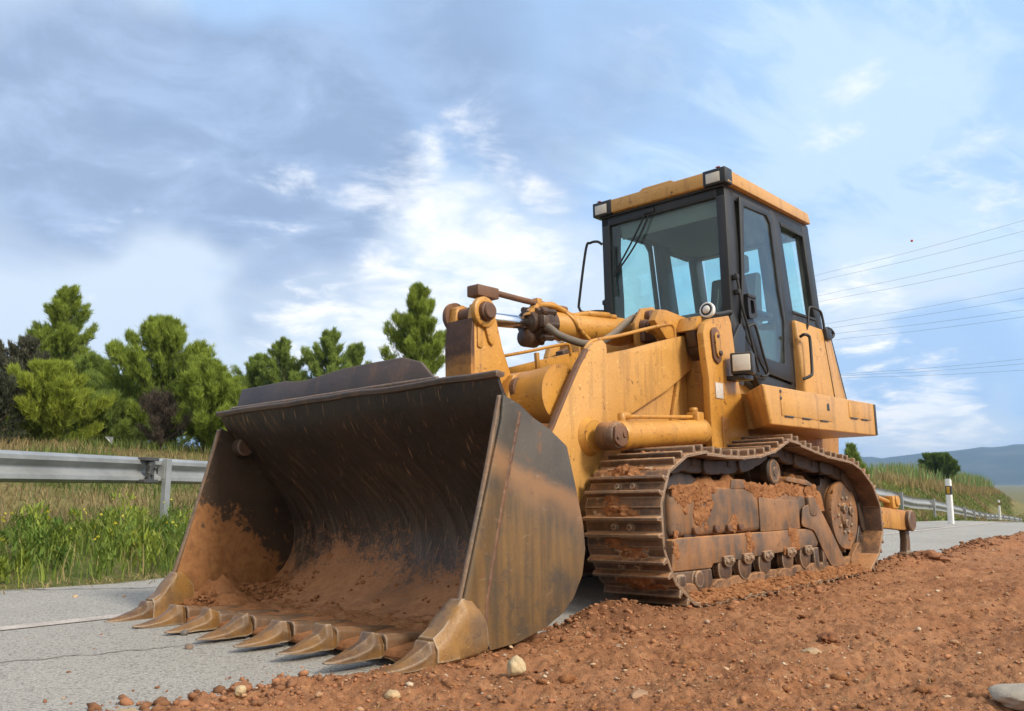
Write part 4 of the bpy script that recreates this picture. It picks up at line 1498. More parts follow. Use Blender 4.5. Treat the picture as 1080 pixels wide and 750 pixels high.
# pillars: front pair, door/side pair, rear pair; sills and headers
for sx in (1, -1):
    for pts in ([(1.50, 1.97), (1.50, 3.15), (1.66, 3.15), (1.70, 2.4), (1.69, 1.97)],
                [(2.335, 3.15), (2.50, 3.15), (2.675, 2.24), (2.675, 1.56), (2.54, 1.56), (2.46, 2.2)],
                [(2.99, 3.15), (3.14, 3.15), (3.31, 2.17), (3.15, 2.17)]):
        prism(bm, pts, sx * (CX - .085), sx * CX, 'x', .010)
    prism(bm, [(1.50, 3.055), (3.14, 3.055), (3.14, 3.16), (1.50, 3.16)], sx * (CX - .08), sx * (CX - .004), 'x', .006)
    prism(bm, [(2.60, 2.25), (2.62, 1.56), (3.38, 1.56), (3.31, 2.25)], sx * (CX - .06), sx * (CX - .004), 'x', .006)
    prism(bm, [(1.95, 1.50), (1.50, 1.90), (1.50, 1.985), (1.60, 1.985), (2.02, 1.62), (2.62, 1.57), (2.62, 1.50)], sx * (CX - .06), sx * (CX - .003), 'x', .006)
box(bm, -.56, .56, 1.50, 1.58, 3.055, 3.16, .006)
box(bm, -.60, .60, 1.495, 1.57, 1.97, 2.085, .010)
box(bm, -.56, .56, 3.06, 3.15, 3.04, 3.15, .006)
box(bm, -.56, .56, 3.20, 3.28, 2.17, 2.30, .006)
# rear pillars inside
for x in (-.16, .16):
    prism(bm, [(3.08, 3.10), (3.14, 3.10), (3.28, 2.25), (3.22, 2.25)], x - .045, x + .045, 'x', .006)
cf = obj('cab_frame', bm, 'black', cab, smooth=30)
bm = BM()
prism(bm, [(1.60, 1.60), (1.52, 1.95), (1.62, 1.97), (3.2, 2.15), (3.2, 1.52), (2.0, 1.50)], -.555, .555, 'x', .02)
prism(bm, [(1.58, 1.95), (1.60, 2.12), (1.70, 2.17), (1.84, 2.10), (1.9, 1.95)], -.45, .52, 'x', .02)
box(bm, -.555, .555, 1.60, 3.05, 3.06, 3.12, .01)
obj('cab_lining', bm, 'interior', cab, smooth=30)
bm = BM()
prism(bm, [(1.60, 2.93), (1.575, 3.05), (1.585, 3.05), (1.61, 2.93)], -.46, .56, 'x', .002)
obj('sun_visor', bm, 'visor', cab)
bm = BM()
prism(bm, rounded([(2.28, 2.02), (2.32, 2.18), (2.72, 2.18), (2.80, 2.02)], .04), -.25, .25, 'x', .03, 3)
prism(bm, rounded([(2.66, 2.14), (2.78, 2.72), (2.88, 2.72), (2.84, 2.14)], .05), -.24, .24, 'x', .04, 3)
prism(bm, rounded([(2.79, 2.74), (2.80, 2.92), (2.88, 2.92), (2.88, 2.74)], .04), -.13, .13, 'x', .03, 3)
obj('seat', bm, 'seat', cab, smooth=40)
bm = BM()
tube(bm, [(.2, 1.95, 1.95), (.22, 2.0, 2.25), (.23, 2.02, 2.42)], .014, 8)
tube(bm, [(-.33, 2.3, 2.0), (-.33, 2.25, 2.35)], .014, 8)
box(bm, -.40, -.27, 2.2, 2.75, 2.22, 2.28, .02)
box(bm, .27, .40, 2.2, 2.75, 2.22, 2.28, .02)
obj_each('control_lever', bm, 'black_plastic', cab)


def pane(name, bmv, parent):
    return obj(name, bmv, 'glass', parent, smooth=0)


bm = BM()
prism(bm, rounded([(-.565, 2.06), (-.555, 3.065), (.56, 3.065), (.575, 2.24), (.47, 2.06)], .04), 1.525, 1.531, 'y', 0)
pane('windshield', bm, cab)
bm = BM()
prism(bm, rounded([(-.50, 2.28), (-.47, 3.05), (.47, 3.05), (.50, 2.28)], .05), 3.19, 3.196, 'y', 0)
bmesh.ops.transform(bm, matrix=Matrix.Translation((0, 3.19, 2.28)) @ Matrix.Rotation(R_(8.5), 4, 'X') @ Matrix.Translation((0, -3.19, -2.28)), verts=bm.verts)
pane('rear_window', bm, cab)
for sx in (1, -1):
    bm = BM()
    prism(bm, [(2.50, 3.06), (2.995, 3.06), (3.16, 2.24), (2.66, 2.24)], sx * (CX - .045), sx * (CX - .040), 'x', 0)
    pane('side_window', bm, cab)
    bm = BM()
    prism(bm, [(2.505, 3.06), (2.99, 3.06), (2.995, 3.02), (2.53, 3.02)], sx * (CX - .015), sx * (CX + .004), 'x', .004)
    prism(bm, [(2.655, 2.26), (3.15, 2.26), (3.15, 2.235), (2.66, 2.235)], sx * (CX - .015), sx * (CX + .006), 'x', .004)
    obj_each('window_seal', bm, 'black_rubber', cab)
    # door
    D_OUT = [(1.725, 3.09), (2.26, 3.10), (2.325, 3.06), (2.44, 2.25), (2.545, 1.75), (2.55, 1.59), (2.02, 1.635), (1.62, 1.95), (1.685, 2.38)]
    D_IN = [(1.795, 3.03), (2.22, 3.045), (2.28, 2.985), (2.36, 2.40), (2.43, 2.12), (2.385, 1.745), (2.0, 1.765), (1.855, 2.05), (1.735, 2.42)]
    bm = BM()
    ring_prism(bm, D_OUT, D_IN, sx * (CX - .012), sx * (CX + .018))
    bmesh.ops.recalc_face_normals(bm, faces=bm.faces)
    bevel_all(bm, .008, 2, 40)
    obj('door_frame', bm, 'black', cab, smooth=30)
    bm = BM()
    prism(bm, [((y - 2.05) * 1.01 + 2.05, (z - 2.4) * 1.01 + 2.4) for y, z in D_IN], sx * (CX - .002), sx * (CX + .003), 'x', 0)
    pane('door_window', bm, cab)
    # dark rubber gap line of the door
    bm = BM()
    tube(bm, [(sx * (CX + .016), 1.715, 3.09), (sx * (CX + .016), 1.675, 2.38), (sx * (CX + .016), 1.61, 1.955)], .008, 8, 6)
    obj('door_seal', bm, 'black_rubber', cab)
    # latch and the long bent handle
    bm = BM()
    ring_prism(bm, rounded([(1.70, 2.05), (1.69, 2.25), (1.83, 2.25), (1.85, 2.07)], .03), rounded([(1.74, 2.09), (1.735, 2.21), (1.795, 2.21), (1.81, 2.105)], .02), sx * (CX + .02), sx * (CX + .05))
    bmesh.ops.recalc_face_normals(bm, faces=bm.faces)
    box(bm, sx * (CX + .02) if sx > 0 else -(CX + .06), CX + .06 if sx > 0 else -(CX + .02), 1.69, 1.83, 2.225, 2.255, .006)
    obj('door_latch', bm, 'black_plastic', cab)
    bm = BM()
    tube(bm, [(sx * (CX + .03), 1.55, 2.40), (sx * (CX + .04), 1.565, 2.30), (sx * (CX + .045), 1.60, 2.12), (sx * (CX + .045), 1.70, 1.92), (sx * (CX + .045), 1.82, 1.62)], .011, 8, 6)
    tube(bm, [(sx * (CX + .04), 1.68, 1.975), (sx * (CX + .06), 1.74, 2.0), (sx * (CX + .06), 1.79, 1.975), (sx * (CX + .055), 1.90, 1.77), (sx * (CX + .055), 1.97, 1.645), (sx * (CX + .05), 1.94, 1.60), (sx * (CX + .045), 1.86, 1.59)], .011, 8, 6)
    for y, z in ((1.555, 2.37), (1.57, 2.25)):
        box(bm, sx * CX if sx > 0 else -(CX + .05), CX + .05 if sx > 0 else -CX, y - .02, y + .02, z - .02, z + .02, .005)
    obj('grab_handle', bm, 'black_rubber', cab, smooth=60)
    # step-out handle under the rear window
    bm = BM()
    tube(bm, [(sx * (CX + .01), 2.83, 2.06), (sx * (CX + .05), 2.84, 2.14), (sx * (CX + .055), 2.87, 2.27), (sx * (CX + .055), 2.92, 2.325), (sx * (CX + .055), 3.10, 2.325), (sx * (CX + .055), 3.17, 2.29), (sx * (CX + .055), 3.20, 2.15), (sx * (CX + .01), 3.21, 2.09)], .012, 8, 6)
    obj('grab_handle', bm, 'black_rubber', cab, smooth=60)
    # black corner panel that runs from the front post down to the sill
    bm = BM()
    prism(bm, [(1.455, 1.97), (1.46, 2.07), (1.52, 2.09), (1.60, 1.99), (2.0, 1.64), (2.02, 1.575), (1.83, 1.575), (1.60, 1.75)], sx * (CX - .07), sx * (CX + .012), 'x', .012)
    obj('corner_panel', bm, 'black', cab, smooth=30)
bm = BM()
tube(bm, [(-.62, 1.50, 2.90), (-.66, 1.48, 2.93), (-.73, 1.47, 2.93), (-.775, 1.46, 2.88), (-.86, 1.45, 2.42), (-.865, 1.45, 2.34), (-.82, 1.45, 2.295), (-.70, 1.48, 2.29), (-.62, 1.5, 2.28)], .012, 10, 6)
obj('grab_handle', bm, 'black_rubber', cab, smooth=60)
# wiper
bm = BM()
tube(bm, [(-.13, 1.50, 3.10), (-.30, 1.495, 2.85), (-.50, 1.50, 2.60)], .008, 8, 4)
tube(bm, [(-.085, 1.50, 3.10), (-.25, 1.492, 2.83), (-.50, 1.498, 2.58)], .008, 8, 4)
tube(bm, [(-.50, 1.505, 2.86), (-.505, 1.505, 2.60), (-.495, 1.507, 2.40)], .011, 8, 4)
box(bm, -.16, -.05, 1.485, 1.52, 3.07, 3.115, .008)
obj('wiper', bm, 'black_plastic', cab)
# roof: yellow canopy with dark corners that carry the lamps
bm = BM()
s_ = BM()
lo = [(-.655, 1.44), (.655, 1.44), (.67, 1.47), (.655, 3.13), (-.655, 3.13), (-.67, 1.47)]
nh = []
lv = [s_.verts.new((a, b, 3.150 if b < 2 else 3.165)) for a, b in lo]
hv = [s_.verts.new((a * .985, b + (.0 if b < 2 else -.03), 3.272 if b < 2 else 3.272)) for a, b in lo]
s_.faces.new(hv)
s_.faces.new(lv[::-1])
for k in range(6):
    s_.faces.new((lv[k], hv[k], hv[(k + 1) % 6], lv[(k + 1) % 6]))
bmesh.ops.recalc_face_normals(s_, faces=s_.faces)
bevel_all(s_, .012, 2, 25)
merge(bm, s_)
prism(bm, [(-.20, 3.265), (-.14, 3.300), (.14, 3.300), (.20, 3.265)], 1.46, 2.8, 'y', .008)
roof = obj('roof', bm, 'yellow_clean', cab, smooth=30)
bm = BM()
box(bm, -.62, .62, 1.475, 3.1, 3.130, 3.149, .004)
obj('roof_underside', bm, 'black', roof)
for sx in (1, -1):
    bm = BM()
    xa, xb = (.462, .668) if sx > 0 else (-.668, -.462)
    box(bm, xa, xb, 1.436, 1.56, 3.144, 3.277, .008)
    wl = obj('lamp_housing', bm, 'black', roof)
    bm = BM()
    box(bm, xa + .03, xb - .05, 1.429, 1.4375, 3.16, 3.245, .012)
    obj('work_light', bm, 'lens', roof)
bm = BM()
for x in (.60, -.60):
    box(bm, x - .018, x + .018, 1.437, 1.46, 3.283, 3.288, .002)
lathe(bm, (.57, 1.50, 3.276), (0, 0, 1), [(0, .022), (.012, .022), (.02, .01)], 12)
obj_each('roof_stud', bm, 'red_ball', roof)
# round lamp on the tower and square lamp under the corner of the cab
for sx in (1, -1):
    bm = BM()
    d_ = Vector((sx * .0, -1, .12)).normalized() if sx > 0 else Vector((0, -1, 0))
    lathe(bm, (sx * .70, 1.03, 1.995), d_, [(0, .02), (.01, .036), (.05, .058), (.075, .060), (.08, .056)], 32)
    hl = obj('headlight', bm, 'white_plastic', root, smooth=50)
    bm = BM()
    lathe(bm, Vector((sx * .70, 1.03, 1.995)) + d_ * .079, d_, [(0, .046), (.003, .046), (.004, .034), (.003, .033)], 32)
    obj('gasket', bm, 'black_rubber', hl)
    bm = BM()
    lathe(bm, Vector((sx * .70, 1.03, 1.995)) + d_ * .081, d_, [(0, .032), (.006, .028), (.011, .016), (.013, .005)], 24)
    obj('lens', bm, 'lens_white', hl)
    bm = BM()
    tube(bm, [(sx * .70, 1.04, 1.99), (sx * .69, 1.15, 2.0), (sx * .66, 1.4, 2.06), (sx * .6, 1.5, 2.06)], .016, 8, 4)
    obj('bracket', bm, 'black_rubber', hl)
    rz_ = Matrix.Rotation(sx * R_(18), 3, 'Z')
    bm = BM()
    box(bm, sx * .87 - .082, sx * .87 + .082, 1.08, 1.20, 1.515, 1.675, .012, rz_.to_4x4())
    wl = obj('work_light', bm, 'black', root)
    bm = BM()
    box(bm, sx * .87 - .064, sx * .87 + .064, 1.068, 1.083, 1.535, 1.658, .014, rz_.to_4x4(), (sx * .87, 1.14, 1.595))
    obj('lens', bm, 'lens', wl)
    bm = BM()
    box(bm, sx * .80 - .05, sx * .80 + .10, 1.10, 1.24, 1.478, 1.512, .006)
    prism(bm, [(1.24, 1.47), (1.16, 1.68), (1.42, 1.96), (1.50, 1.9), (1.42, 1.47)], sx * .70, sx * .73, 'x', .006)
    obj('bracket', bm, 'black', wl)

# ------------------------------------------------------------------ crawler tracks
TP = [(-.15, .02), (-.335, .125), (-.455, .285), (-.495, .49), (-.46, .67), (-.385, .775), (-.25, .858), (-.04, .905), (.12, .900), (.38, .890), (.61, .895), (.84, .917), (1.03, .958), (1.26, 1.022),
      (1.54, .978), (1.91, .925), (2.2, .902), (2.42, .875), (2.63, .80), (2.85, .645), (2.955, .41), (2.86, .17), (2.60, .012), (2.3, .0), (1.9, .0), (1.4, .0), (.9, .0), (.4, .0), (.1, .002)]
loop = smooth_path([(0, a, b) for a, b in TP], 14, closed=True)
cum = [0.0]
for a, b in zip(loop, loop[1:] + loop[:1]):
    cum.append(cum[-1] + (b - a).length)
LT = cum[-1]
NS = 34
PITCH = LT / NS


def on_loop(s_):
    s_ %= LT
    import bisect
    i = bisect.bisect_right(cum, s_) - 1
    a, b = loop[i % len(loop)], loop[(i + 1) % len(loop)]
    k = (s_ - cum[i]) / max(1e-9, cum[i + 1] - cum[i])
    return a + (b - a) * k


def shoe_mesh(var):
    """double-grouser shoe: x across, y along the track, z outwards"""
    bm = BM()
    hw, hp = .265, PITCH / 2
    prism(bm, [(-hp - .012, -.020), (-hp - .012, -.004), (-hp + .03, 0), (hp - .02, 0), (hp + .012, -.012), (hp + .012, -.024), (hp - .03, -.018)], -hw, hw, 'x', .003)
    for t0 in (-.048, .046):
        prism(bm, [(t0 - .016, -.002), (t0 - .009, .042), (t0 + .009, .042), (t0 + .016, -.002)], -hw, hw, 'x', .004)
    for x in (-.055, .055):
        for y in (-.013, .015):
            pass
        cyl(bm, (x, -.001, -.002), (x, -.001, .022), .021, 6, bev=.004)
    nf0 = len(bm.faces)
    # caked earth between the grousers, different on each variant
    r = random.Random(var * 13 + 5)
    for side in (-1, 1):
        mx, sg_ = r.uniform(-.07, .07), r.uniform(.07, .13)
        ylo, yhi = (.058, hp + .006) if side > 0 else (-hp - .006, -.060)
        gx, gy = 44, 9
        rows = []
        for i_ in range(gx + 1):
            x = -.255 + .51 * i_ / gx
            row = []
            for j_ in range(gy + 1):
                y = ylo + (yhi - ylo) * j_ / gy
                q = Vector((x * 14 + var * 31, y * 14 + side * 9, var * 3.3))
                env = math.exp(-((x - mx) / sg_) ** 2)
                hgt = .034 * env * (.75 + .9 * mnoise.fractal(q, .8, 2.1, 4)) + .010 * mnoise.noise(q * 4) - .0095
                if j_ in (0, gy):
                    hgt *= .6
                row.append(bm.verts.new((x, y, max(hgt, -.006))))
            rows.append(row)
        for a_, b_ in zip(rows, rows[1:]):
            for j_ in range(gy):
                if max(v_.co.z for v_ in (a_[j_], a_[j_ + 1], b_[j_], b_[j_ + 1])) > -.002:
                    bm.faces.new((a_[j_], b_[j_], b_[j_ + 1], a_[j_ + 1]))
        for row in rows:
            for v_ in row:
                if not v_.link_faces:
                    bm.verts.remove(v_)
    bm.faces.ensure_lookup_table()
    for f_ in bm.faces[nf0:]:
        f_.material_index = 1
    me = bpy.data.meshes.new('track_shoe')
    bmesh.ops.recalc_face_normals(bm, faces=bm.faces)
    bm.to_mesh(me)
    bm.free()
    me.materials.append(M['mud_steel'])
    me.materials.append(M['soil'])
    me.polygons.foreach_set('use_smooth', np.ones(len(me.polygons), bool))
    me.set_sharp_from_angle(angle=R_(35))
    return me


shoes = [shoe_mesh(k) for k in range(4)]
XC = .885


def chain_bm(xc):
    bm = BM()
    for k in range(NS):
        s0 = (k + .5) * PITCH
        a, b = on_loop(s0 - PITCH * .5), on_loop(s0 + PITCH * .5)
        td = (b - a).normalized()
        nd = Vector((0, td.z, -td.y))
        c0 = on_loop(s0)
        nd_out = nd if nd.dot(c0 - Vector((0, 1.2, .45))) > 0 else -nd
        for x in (-.085, .085):
            def pt(ty, tz):
                q = c0 + td * ty + nd_out * tz
                return (q.y, q.z)
            h = PITCH * .5
            poly = [pt(-h * 1.12, -.030), (pt(-h * .9, -.022)), pt(h * .9, -.022), pt(h * 1.1, -.035), pt(h * 1.15, -.085), pt(h * .72, -.112), pt(-h * .35, -.118), pt(-h * .95, -.112), pt(-h * 1.15, -.08)]
            xx = xc + x + (.016 if x > 0 else -.016) * (1 if k % 2 else 0)
            prism(bm, poly, xx - .022, xx + .022, 'x', .006, 1)
        j = on_loop(s0 + PITCH * .5)
        q = j - nd_out * .075
        cyl(bm, (xc - .10, q.y, q.z), (xc + .10, q.y, q.z), .028, 12)
        for x in (-.085, .085):
            q = c0 - nd_out * .045
            box(bm, xc + x - .03, xc + x + .03, q.y - .03, q.y + .03, q.z - .028, q.z + .028, .008)
    return bm


for sx in (1, -1):
    xc = sx * XC
    trk = obj('track', chain_bm(xc), 'dark_steel', root, smooth=40)
    for k in range(NS):
        s0 = (k + .5) * PITCH + (.03 if sx > 0 else .09)
        c0 = on_loop(s0)
        td = (on_loop(s0 + .05) - on_loop(s0 - .05)).normalized()
        nd = Vector((0, td.z, -td.y))
        if nd.dot(c0 - Vector((0, 1.2, .45))) < 0:
            nd = -nd
        xd = td.cross(nd)
        o = bpy.data.objects.new('track_shoe', shoes[(k * 7 + (k // 3)) % 4])
        COL.objects.link(o)
        o.parent = trk
        mt = Matrix(((xd.x, td.x, nd.x, xc), (xd.y, td.y, nd.y, c0.y), (xd.z, td.z, nd.z, c0.z), (0, 0, 0, 1)))
        o.matrix_local = mt

    # roller frame ---------------------------------------------------
    def X(a, b):
        """span across the track, outer side positive"""
        return (xc + sx * a, xc + sx * b) if sx > 0 else (xc - b, xc - a)
    bm = BM()
    # rounded top guard
    prism(bm, rounded([(-.16, .395), (-.165, .62), (-.11, .705), (.15, .715), (1.0, .69), (1.62, .655), (1.90, .60), (2.06, .52), (2.05, .40), (1.72, .385)], .05, 4), *X(-.14, .115), 'x', .035, 3)
    fr_ = obj('track_frame', bm, 'guard', root, smooth=40)
    bm = BM()
    prism(bm, [(-.19, .20), (-.17, .383), (-.12, .392), (1.86, .375), (1.93, .27), (1.90, .235), (.30, .215), (.28, .19)], *X(-.13, .128), 'x', .01)
    obj('roller_guard', bm, 'guard', fr_, smooth=30)
    bm = BM()
    prism(bm, [(.98, .386), (.98, .62), (1.62, .585), (1.62, .381)], *X(.116, .126), 'x', .004)
    prism(bm, [(.60, .68), (.62, .745), (.78, .745), (.80, .68)], *X(.03, .118), 'x', .008)
    obj('cover_plate', bm, 'guard', fr_, smooth=30)
    bm = BM()
    for y in (.10, .36, .525, .68):
        a_, b_ = (xc + sx * .112, y, .43), (xc + sx * .142, y, .43)
        cyl(bm, a_, b_, .028, 14)
    obj_each('bolt', bm, 'rusty', fr_, smooth=40)
    # idler block with its round cap
    bm = BM()
    prism(bm, [(-.17, .085), (-.18, .195), (.30, .186), (.315, .10), (.22, .02), (-.02, .03)], *X(-.12, .112), 'x', .01)
    cyl(bm, (xc + sx * .10, .115, .135), (xc + sx * .134, .115, .135), .052, 22)
    prism(bm, rounded([(-.12, .10), (-.12, .17), (-.03, .17), (-.03, .10)], .02), *X(.10, .124), 'x', .004)
    obj('idler_block', bm, 'mud_steel', fr_, smooth=40)
    # front idler wheel
    bm = BM()
    lathe(bm, (xc - .08, .06, .455), (1, 0, 0), [(0, .30), (.01, .335), (.045, .345), (.05, .375), (.11, .375), (.115, .345), (.15, .335), (.16, .30)], 48)
    lathe(bm, (xc - .11, .06, .455), (1, 0, 0), [(0, .09), (.22, .09)], 24)
    obj('idler', bm, 'dark_steel', fr_, smooth=40)
    # carrier roller
    bm = BM()
    lathe(bm, (xc - .10, 1.29, .80), (1, 0, 0), [(0, .080), (.01, .098), (.05, .10), (.055, .082), (.14, .082), (.145, .10), (.195, .102), (.205, .094)], 36)
    cr_ = obj('carrier_roller', bm, 'dark_steel', fr_, smooth=40)
    bm = BM()
    lathe(bm, (xc + sx * .1045, 1.29, .80), (sx, 0, 0), [(0, .088), (.008, .084), (.010, .066), (.006, .062), (.006, .034), (.014, .03), (.014, .001)], 32)
    obj('roller_cap', bm, 'guard', fr_, smooth=40)
    bm = BM()
    prism(bm, [(1.20, .66), (1.25, .79), (1.33, .79), (1.38, .66)], *X(-.20, -.11), 'x', .008)
    obj('roller_bracket', bm, 'mud_steel', fr_, smooth=40)
    # five bottom rollers
    for y in (.47, .74, 1.03, 1.40, 1.70):
        bm = BM()
        lathe(bm, (xc - .125, y, .175), (1, 0, 0), [(0, .062), (.008, .088), (.05, .092), (.055, .072), (.195, .072), (.20, .092), (.24, .090), (.25, .06)], 28)
        obj('track_roller', bm, 'mud_steel', fr_, smooth=40)
        bm = BM()
        prism(bm, rounded([(y - .062, .205), (y - .062, .255), (y + .062, .255), (y + .062, .205), (y + .03, .185), (y - .03, .185)], .015), *X(.118, .150), 'x', .005)
        for q in (-.035, .035):
            cyl(bm, (xc + sx * .145, y + q, .222), (xc + sx * .166, y + q, .222), .017, 6)
        obj('roller_clamp', bm, 'mud_steel', fr_, smooth=40)
    # rear guide bracket and the slanted sprocket guard
    bm = BM()
    prism(bm, [(1.83, .23), (1.84, .10), (1.90, .055), (2.14, .06), (2.16, .23), (2.10, .23), (2.09, .11), (1.93, .11), (1.92, .23)], *X(.05, .128), 'x', .008)
    prism(bm, [(1.98, .08), (1.98, .25), (2.04, .25), (2.04, .08)], *X(.06, .136), 'x', .006)
    obj('guide_bracket', bm, 'mud_steel', fr_, smooth=30)
    bm = BM()
    prism(bm, rounded([(1.62, .40), (1.66, .54), (1.90, .575), (2.04, .46), (2.20, .30), (2.40, .085), (2.36, .05), (2.12, .07), (1.98, .20), (1.84, .36)], .04, 3), *X(.1295, .142), 'x', .006)
    obj('sprocket_guard', bm, 'guard', fr_, smooth=30)
    bm = BM()
    prism(bm, rounded([(1.77, .47), (1.755, .62), (1.85, .625), (1.92, .55), (1.90, .46)], .04, 4), *X(.105, .150), 'x', .014, 3)
    obj('grease_cover', bm, 'guard', fr_, smooth=40)
    # final drive and sprocket
    bm = BM()
    ts = []
    for k in range(44):
        a_ = 2 * math.pi * k / 44
        rr = .375 if k % 2 else .33
        ts.append((2.50 + rr * math.cos(a_), .45 + rr * math.sin(a_)))
    prism(bm, ts, xc - .03, xc + .03, 'x', .006, 1)
    sp_ = obj('sprocket', bm, 'dark_steel', fr_, smooth=30)
    bm = BM()
    lathe(bm, (xc - sx * .18, 2.55, .455), (sx, 0, 0), [(0, .245), (.02, .262), (.12, .262), (.125, .25), (.16, .25), (.165, .266), (.23, .268), (.235, .276), (.262, .282), (.285, .274), (.292, .245), (.283, .20), (.285, .10), (.30, .09), (.302, .01)], 48)
    obj('final_drive', bm, 'guard', fr_, smooth=40)
    bm = BM()
    for k in range(10):
        a_ = 2 * math.pi * k / 10
        y, z = 2.55 + .145 * math.cos(a_), .455 + .145 * math.sin(a_)
        cyl(bm, (xc + sx * .09, y, z), (xc + sx * .120, y, z), .016, 6)
    for a_ in (.5, 2.4, 4.3):
        y, z = 2.55 + .075 * math.cos(a_), .455 + .075 * math.sin(a_)
        cyl(bm, (xc + sx * .11, y, z), (xc + sx * .142, y, z), .036, 8)
    obj_each('bolt', bm, 'mud_steel', fr_, smooth=40)
    # earth packed on top of the frame under the carrier roller, a ledge behind it
    bm = BM()
    nx_, ny_ = 26, 100
    g = []
    for j in range(ny_ + 1):
        y = .02 + 2.1 * j / ny_
        row = []
        for i in range(nx_ + 1):
            u_ = i / nx_
            x = xc + sx * (-.17 + .285 * u_)
            hump = .085 * math.sin(math.pi * min(1, max(0, (y - .10) / 1.0))) + .10 * math.sin(math.pi * min(1, max(0, (y - 1.28) / .80)))
            back = .35 + .65 * math.sin(math.pi * (.22 + .62 * (1 - u_)))
            base = .70 - .075 * max(0, y - 1.35)
            top = base + hump * back * (.8 + .8 * mnoise.fractal((x * 7, y * 6, 2), .8, 2.1, 5)) + .022 * abs(mnoise.noise((x * 24, y * 22, 5)))
            if u_ > .9:
                top -= (u_ - .9) * .35
            if i in (0, nx_) or j in (0, ny_):
                top = .60 if y < 1.6 else .50
            row.append(bm.verts.new((x, y, top)))
        g.append(row)
    for a_, b_ in zip(g, g[1:]):
        for i in range(nx_):
            bm.faces.new((a_[i], a_[i + 1], b_[i + 1], b_[i]))
    obj('packed_mud', bm, 'soil', fr_, smooth=60)
    bm = BM()
    prism(bm, rounded([(1.44, .735), (1.46, .765), (1.80, .74), (1.90, .71), (1.86, .695)], .01), *X(-.05, .125), 'x', .006)
    obj('guard_ledge', bm, 'guard', fr_, smooth=30)
# clods lying on the rear of the near track
bm = BM()
for k in range(16):
    s = BM()
    bmesh.ops.create_icosphere(s, subdivisions=2, radius=1)
    cx, cy, rr = random.uniform(.80, 1.05), random.uniform(1.62, 2.25), random.uniform(.018, .045)
    cz = .995 - (cy - 1.6) * .14 + rr * .3
    for v_ in s.verts:
        k_ = 1 + .4 * mnoise.noise(v_.co * 1.7 + Vector((cx * 40, cy * 40, 0)))
        v_.co = Vector((cx, cy, cz)) + v_.co * rr * k_
    merge(bm, s)
obj('mud_clod', bm, 'soil', root, smooth=60)
# thin skin of earth that lies on the upper run of each track is part of the shoes' caked earth

# ------------------------------------------------------------------ ripper at the back
rp = empty('ripper')
rp.parent = root
for sx in (1, -1):
    bm = BM()
    prism(bm, [(3.05, .33), (3.05, .525), (3.4, .505), (4.0, .46), (4.12, .44), (4.12, .275), (3.95, .275), (3.4, .32)], sx * .90, sx * .99, 'x', .012)
    obj('ripper_arm', bm, 'yellow_dirty', rp, smooth=30)
    bm = BM()
    lathe(bm, (sx * .895, 4.10, .36), (sx, 0, 0), [(0, .10), (.13, .10), (.14, .09)], 24)
    obj('arm_boss', bm, 'mud_steel', rp, smooth=40)
    bm = BM()
    box(bm, sx * .95 - .05, sx * .95 + .05, 3.70, 3.86, .475, .60, .02)
    cyl(bm, (sx * .95 - .065, 3.80, .55), (sx * .95 + .065, 3.80, .55), .05, 18)
    tube(bm, [(sx * .93, 3.1, .66), (sx * .94, 3.4, .60), (sx * .95, 3.7, .545)], .022, 10)
    obj('arm_link', bm, 'yellow', rp, smooth=40)
bm = BM()
box(bm, -.89, .89, 4.03, 4.19, .28, .44, .012)
obj('tool_bar', bm, 'yellow_dirty', rp)
for x in (-.94, 0, .94):
    bm = BM()
    prism(bm, [(4.06, .36), (4.14, .36), (4.155, .15), (4.13, .0), (4.10, -.06), (4.0, -.06), (4.03, .05), (4.07, .18)], x - .035, x + .035, 'x', .01)
    prism(bm, [(4.12, .08), (4.14, -.06), (3.99, -.065), (3.99, .06)], x - .05, x + .05, 'x', .01)
    obj('shank', bm, 'tooth_adapter', rp, smooth=40)

# loose soil lying in the bowl of the bucket
bm = BM()
bucket_soil = []
ptsP = P


def floor_z(y):
    for a, b in zip(P, P[1:]):
        if a[0] <= y <= b[0]:
            return a[1] + (b[1] - a[1]) * (y - a[0]) / max(1e-6, b[0] - a[0])
    return P[0][1]


nx_, ny_ = 150, 60
g = []
for i in range(nx_ + 1):
    x = -1.19 + 2.38 * i / nx_
    row = []
    for j in range(ny_ + 1):
        y = -2.12 + .78 * j / ny_
        base = floor_z(y)
        cn = math.exp(-((x + 1.19) / .20) ** 2) * math.exp(-((y + 1.86) / .26) ** 2) * .13 + math.exp(-((x - 1.19) / .14) ** 2) * math.exp(-((y + 1.75) / .2) ** 2) * .06
        thin = .022 * math.exp(-((y + 1.85) / .16) ** 2)
        h = -.012 + (thin + cn) * (1 + .6 * mnoise.fractal((x * 5, y * 5, 3), .9, 2, 4)) + .020 * mnoise.fractal((x * 18, y * 18, 9), .7, 2.1, 5) * (1 if thin + cn > .004 else .3)
        row.append(bm.verts.new((x, y, base + h)))
    g.append(row)
for a_, b_ in zip(g, g[1:]):
    for j in range(ny_):
        bm.faces.new((a_[j], b_[j], b_[j + 1], a_[j + 1]))
ls = obj('loose_soil', bm, 'soil', smooth=60, label='thin reddish soil left on the floor of the loader bucket', cat='soil', kind='stuff')
ls.matrix_world = root.matrix_world.copy()

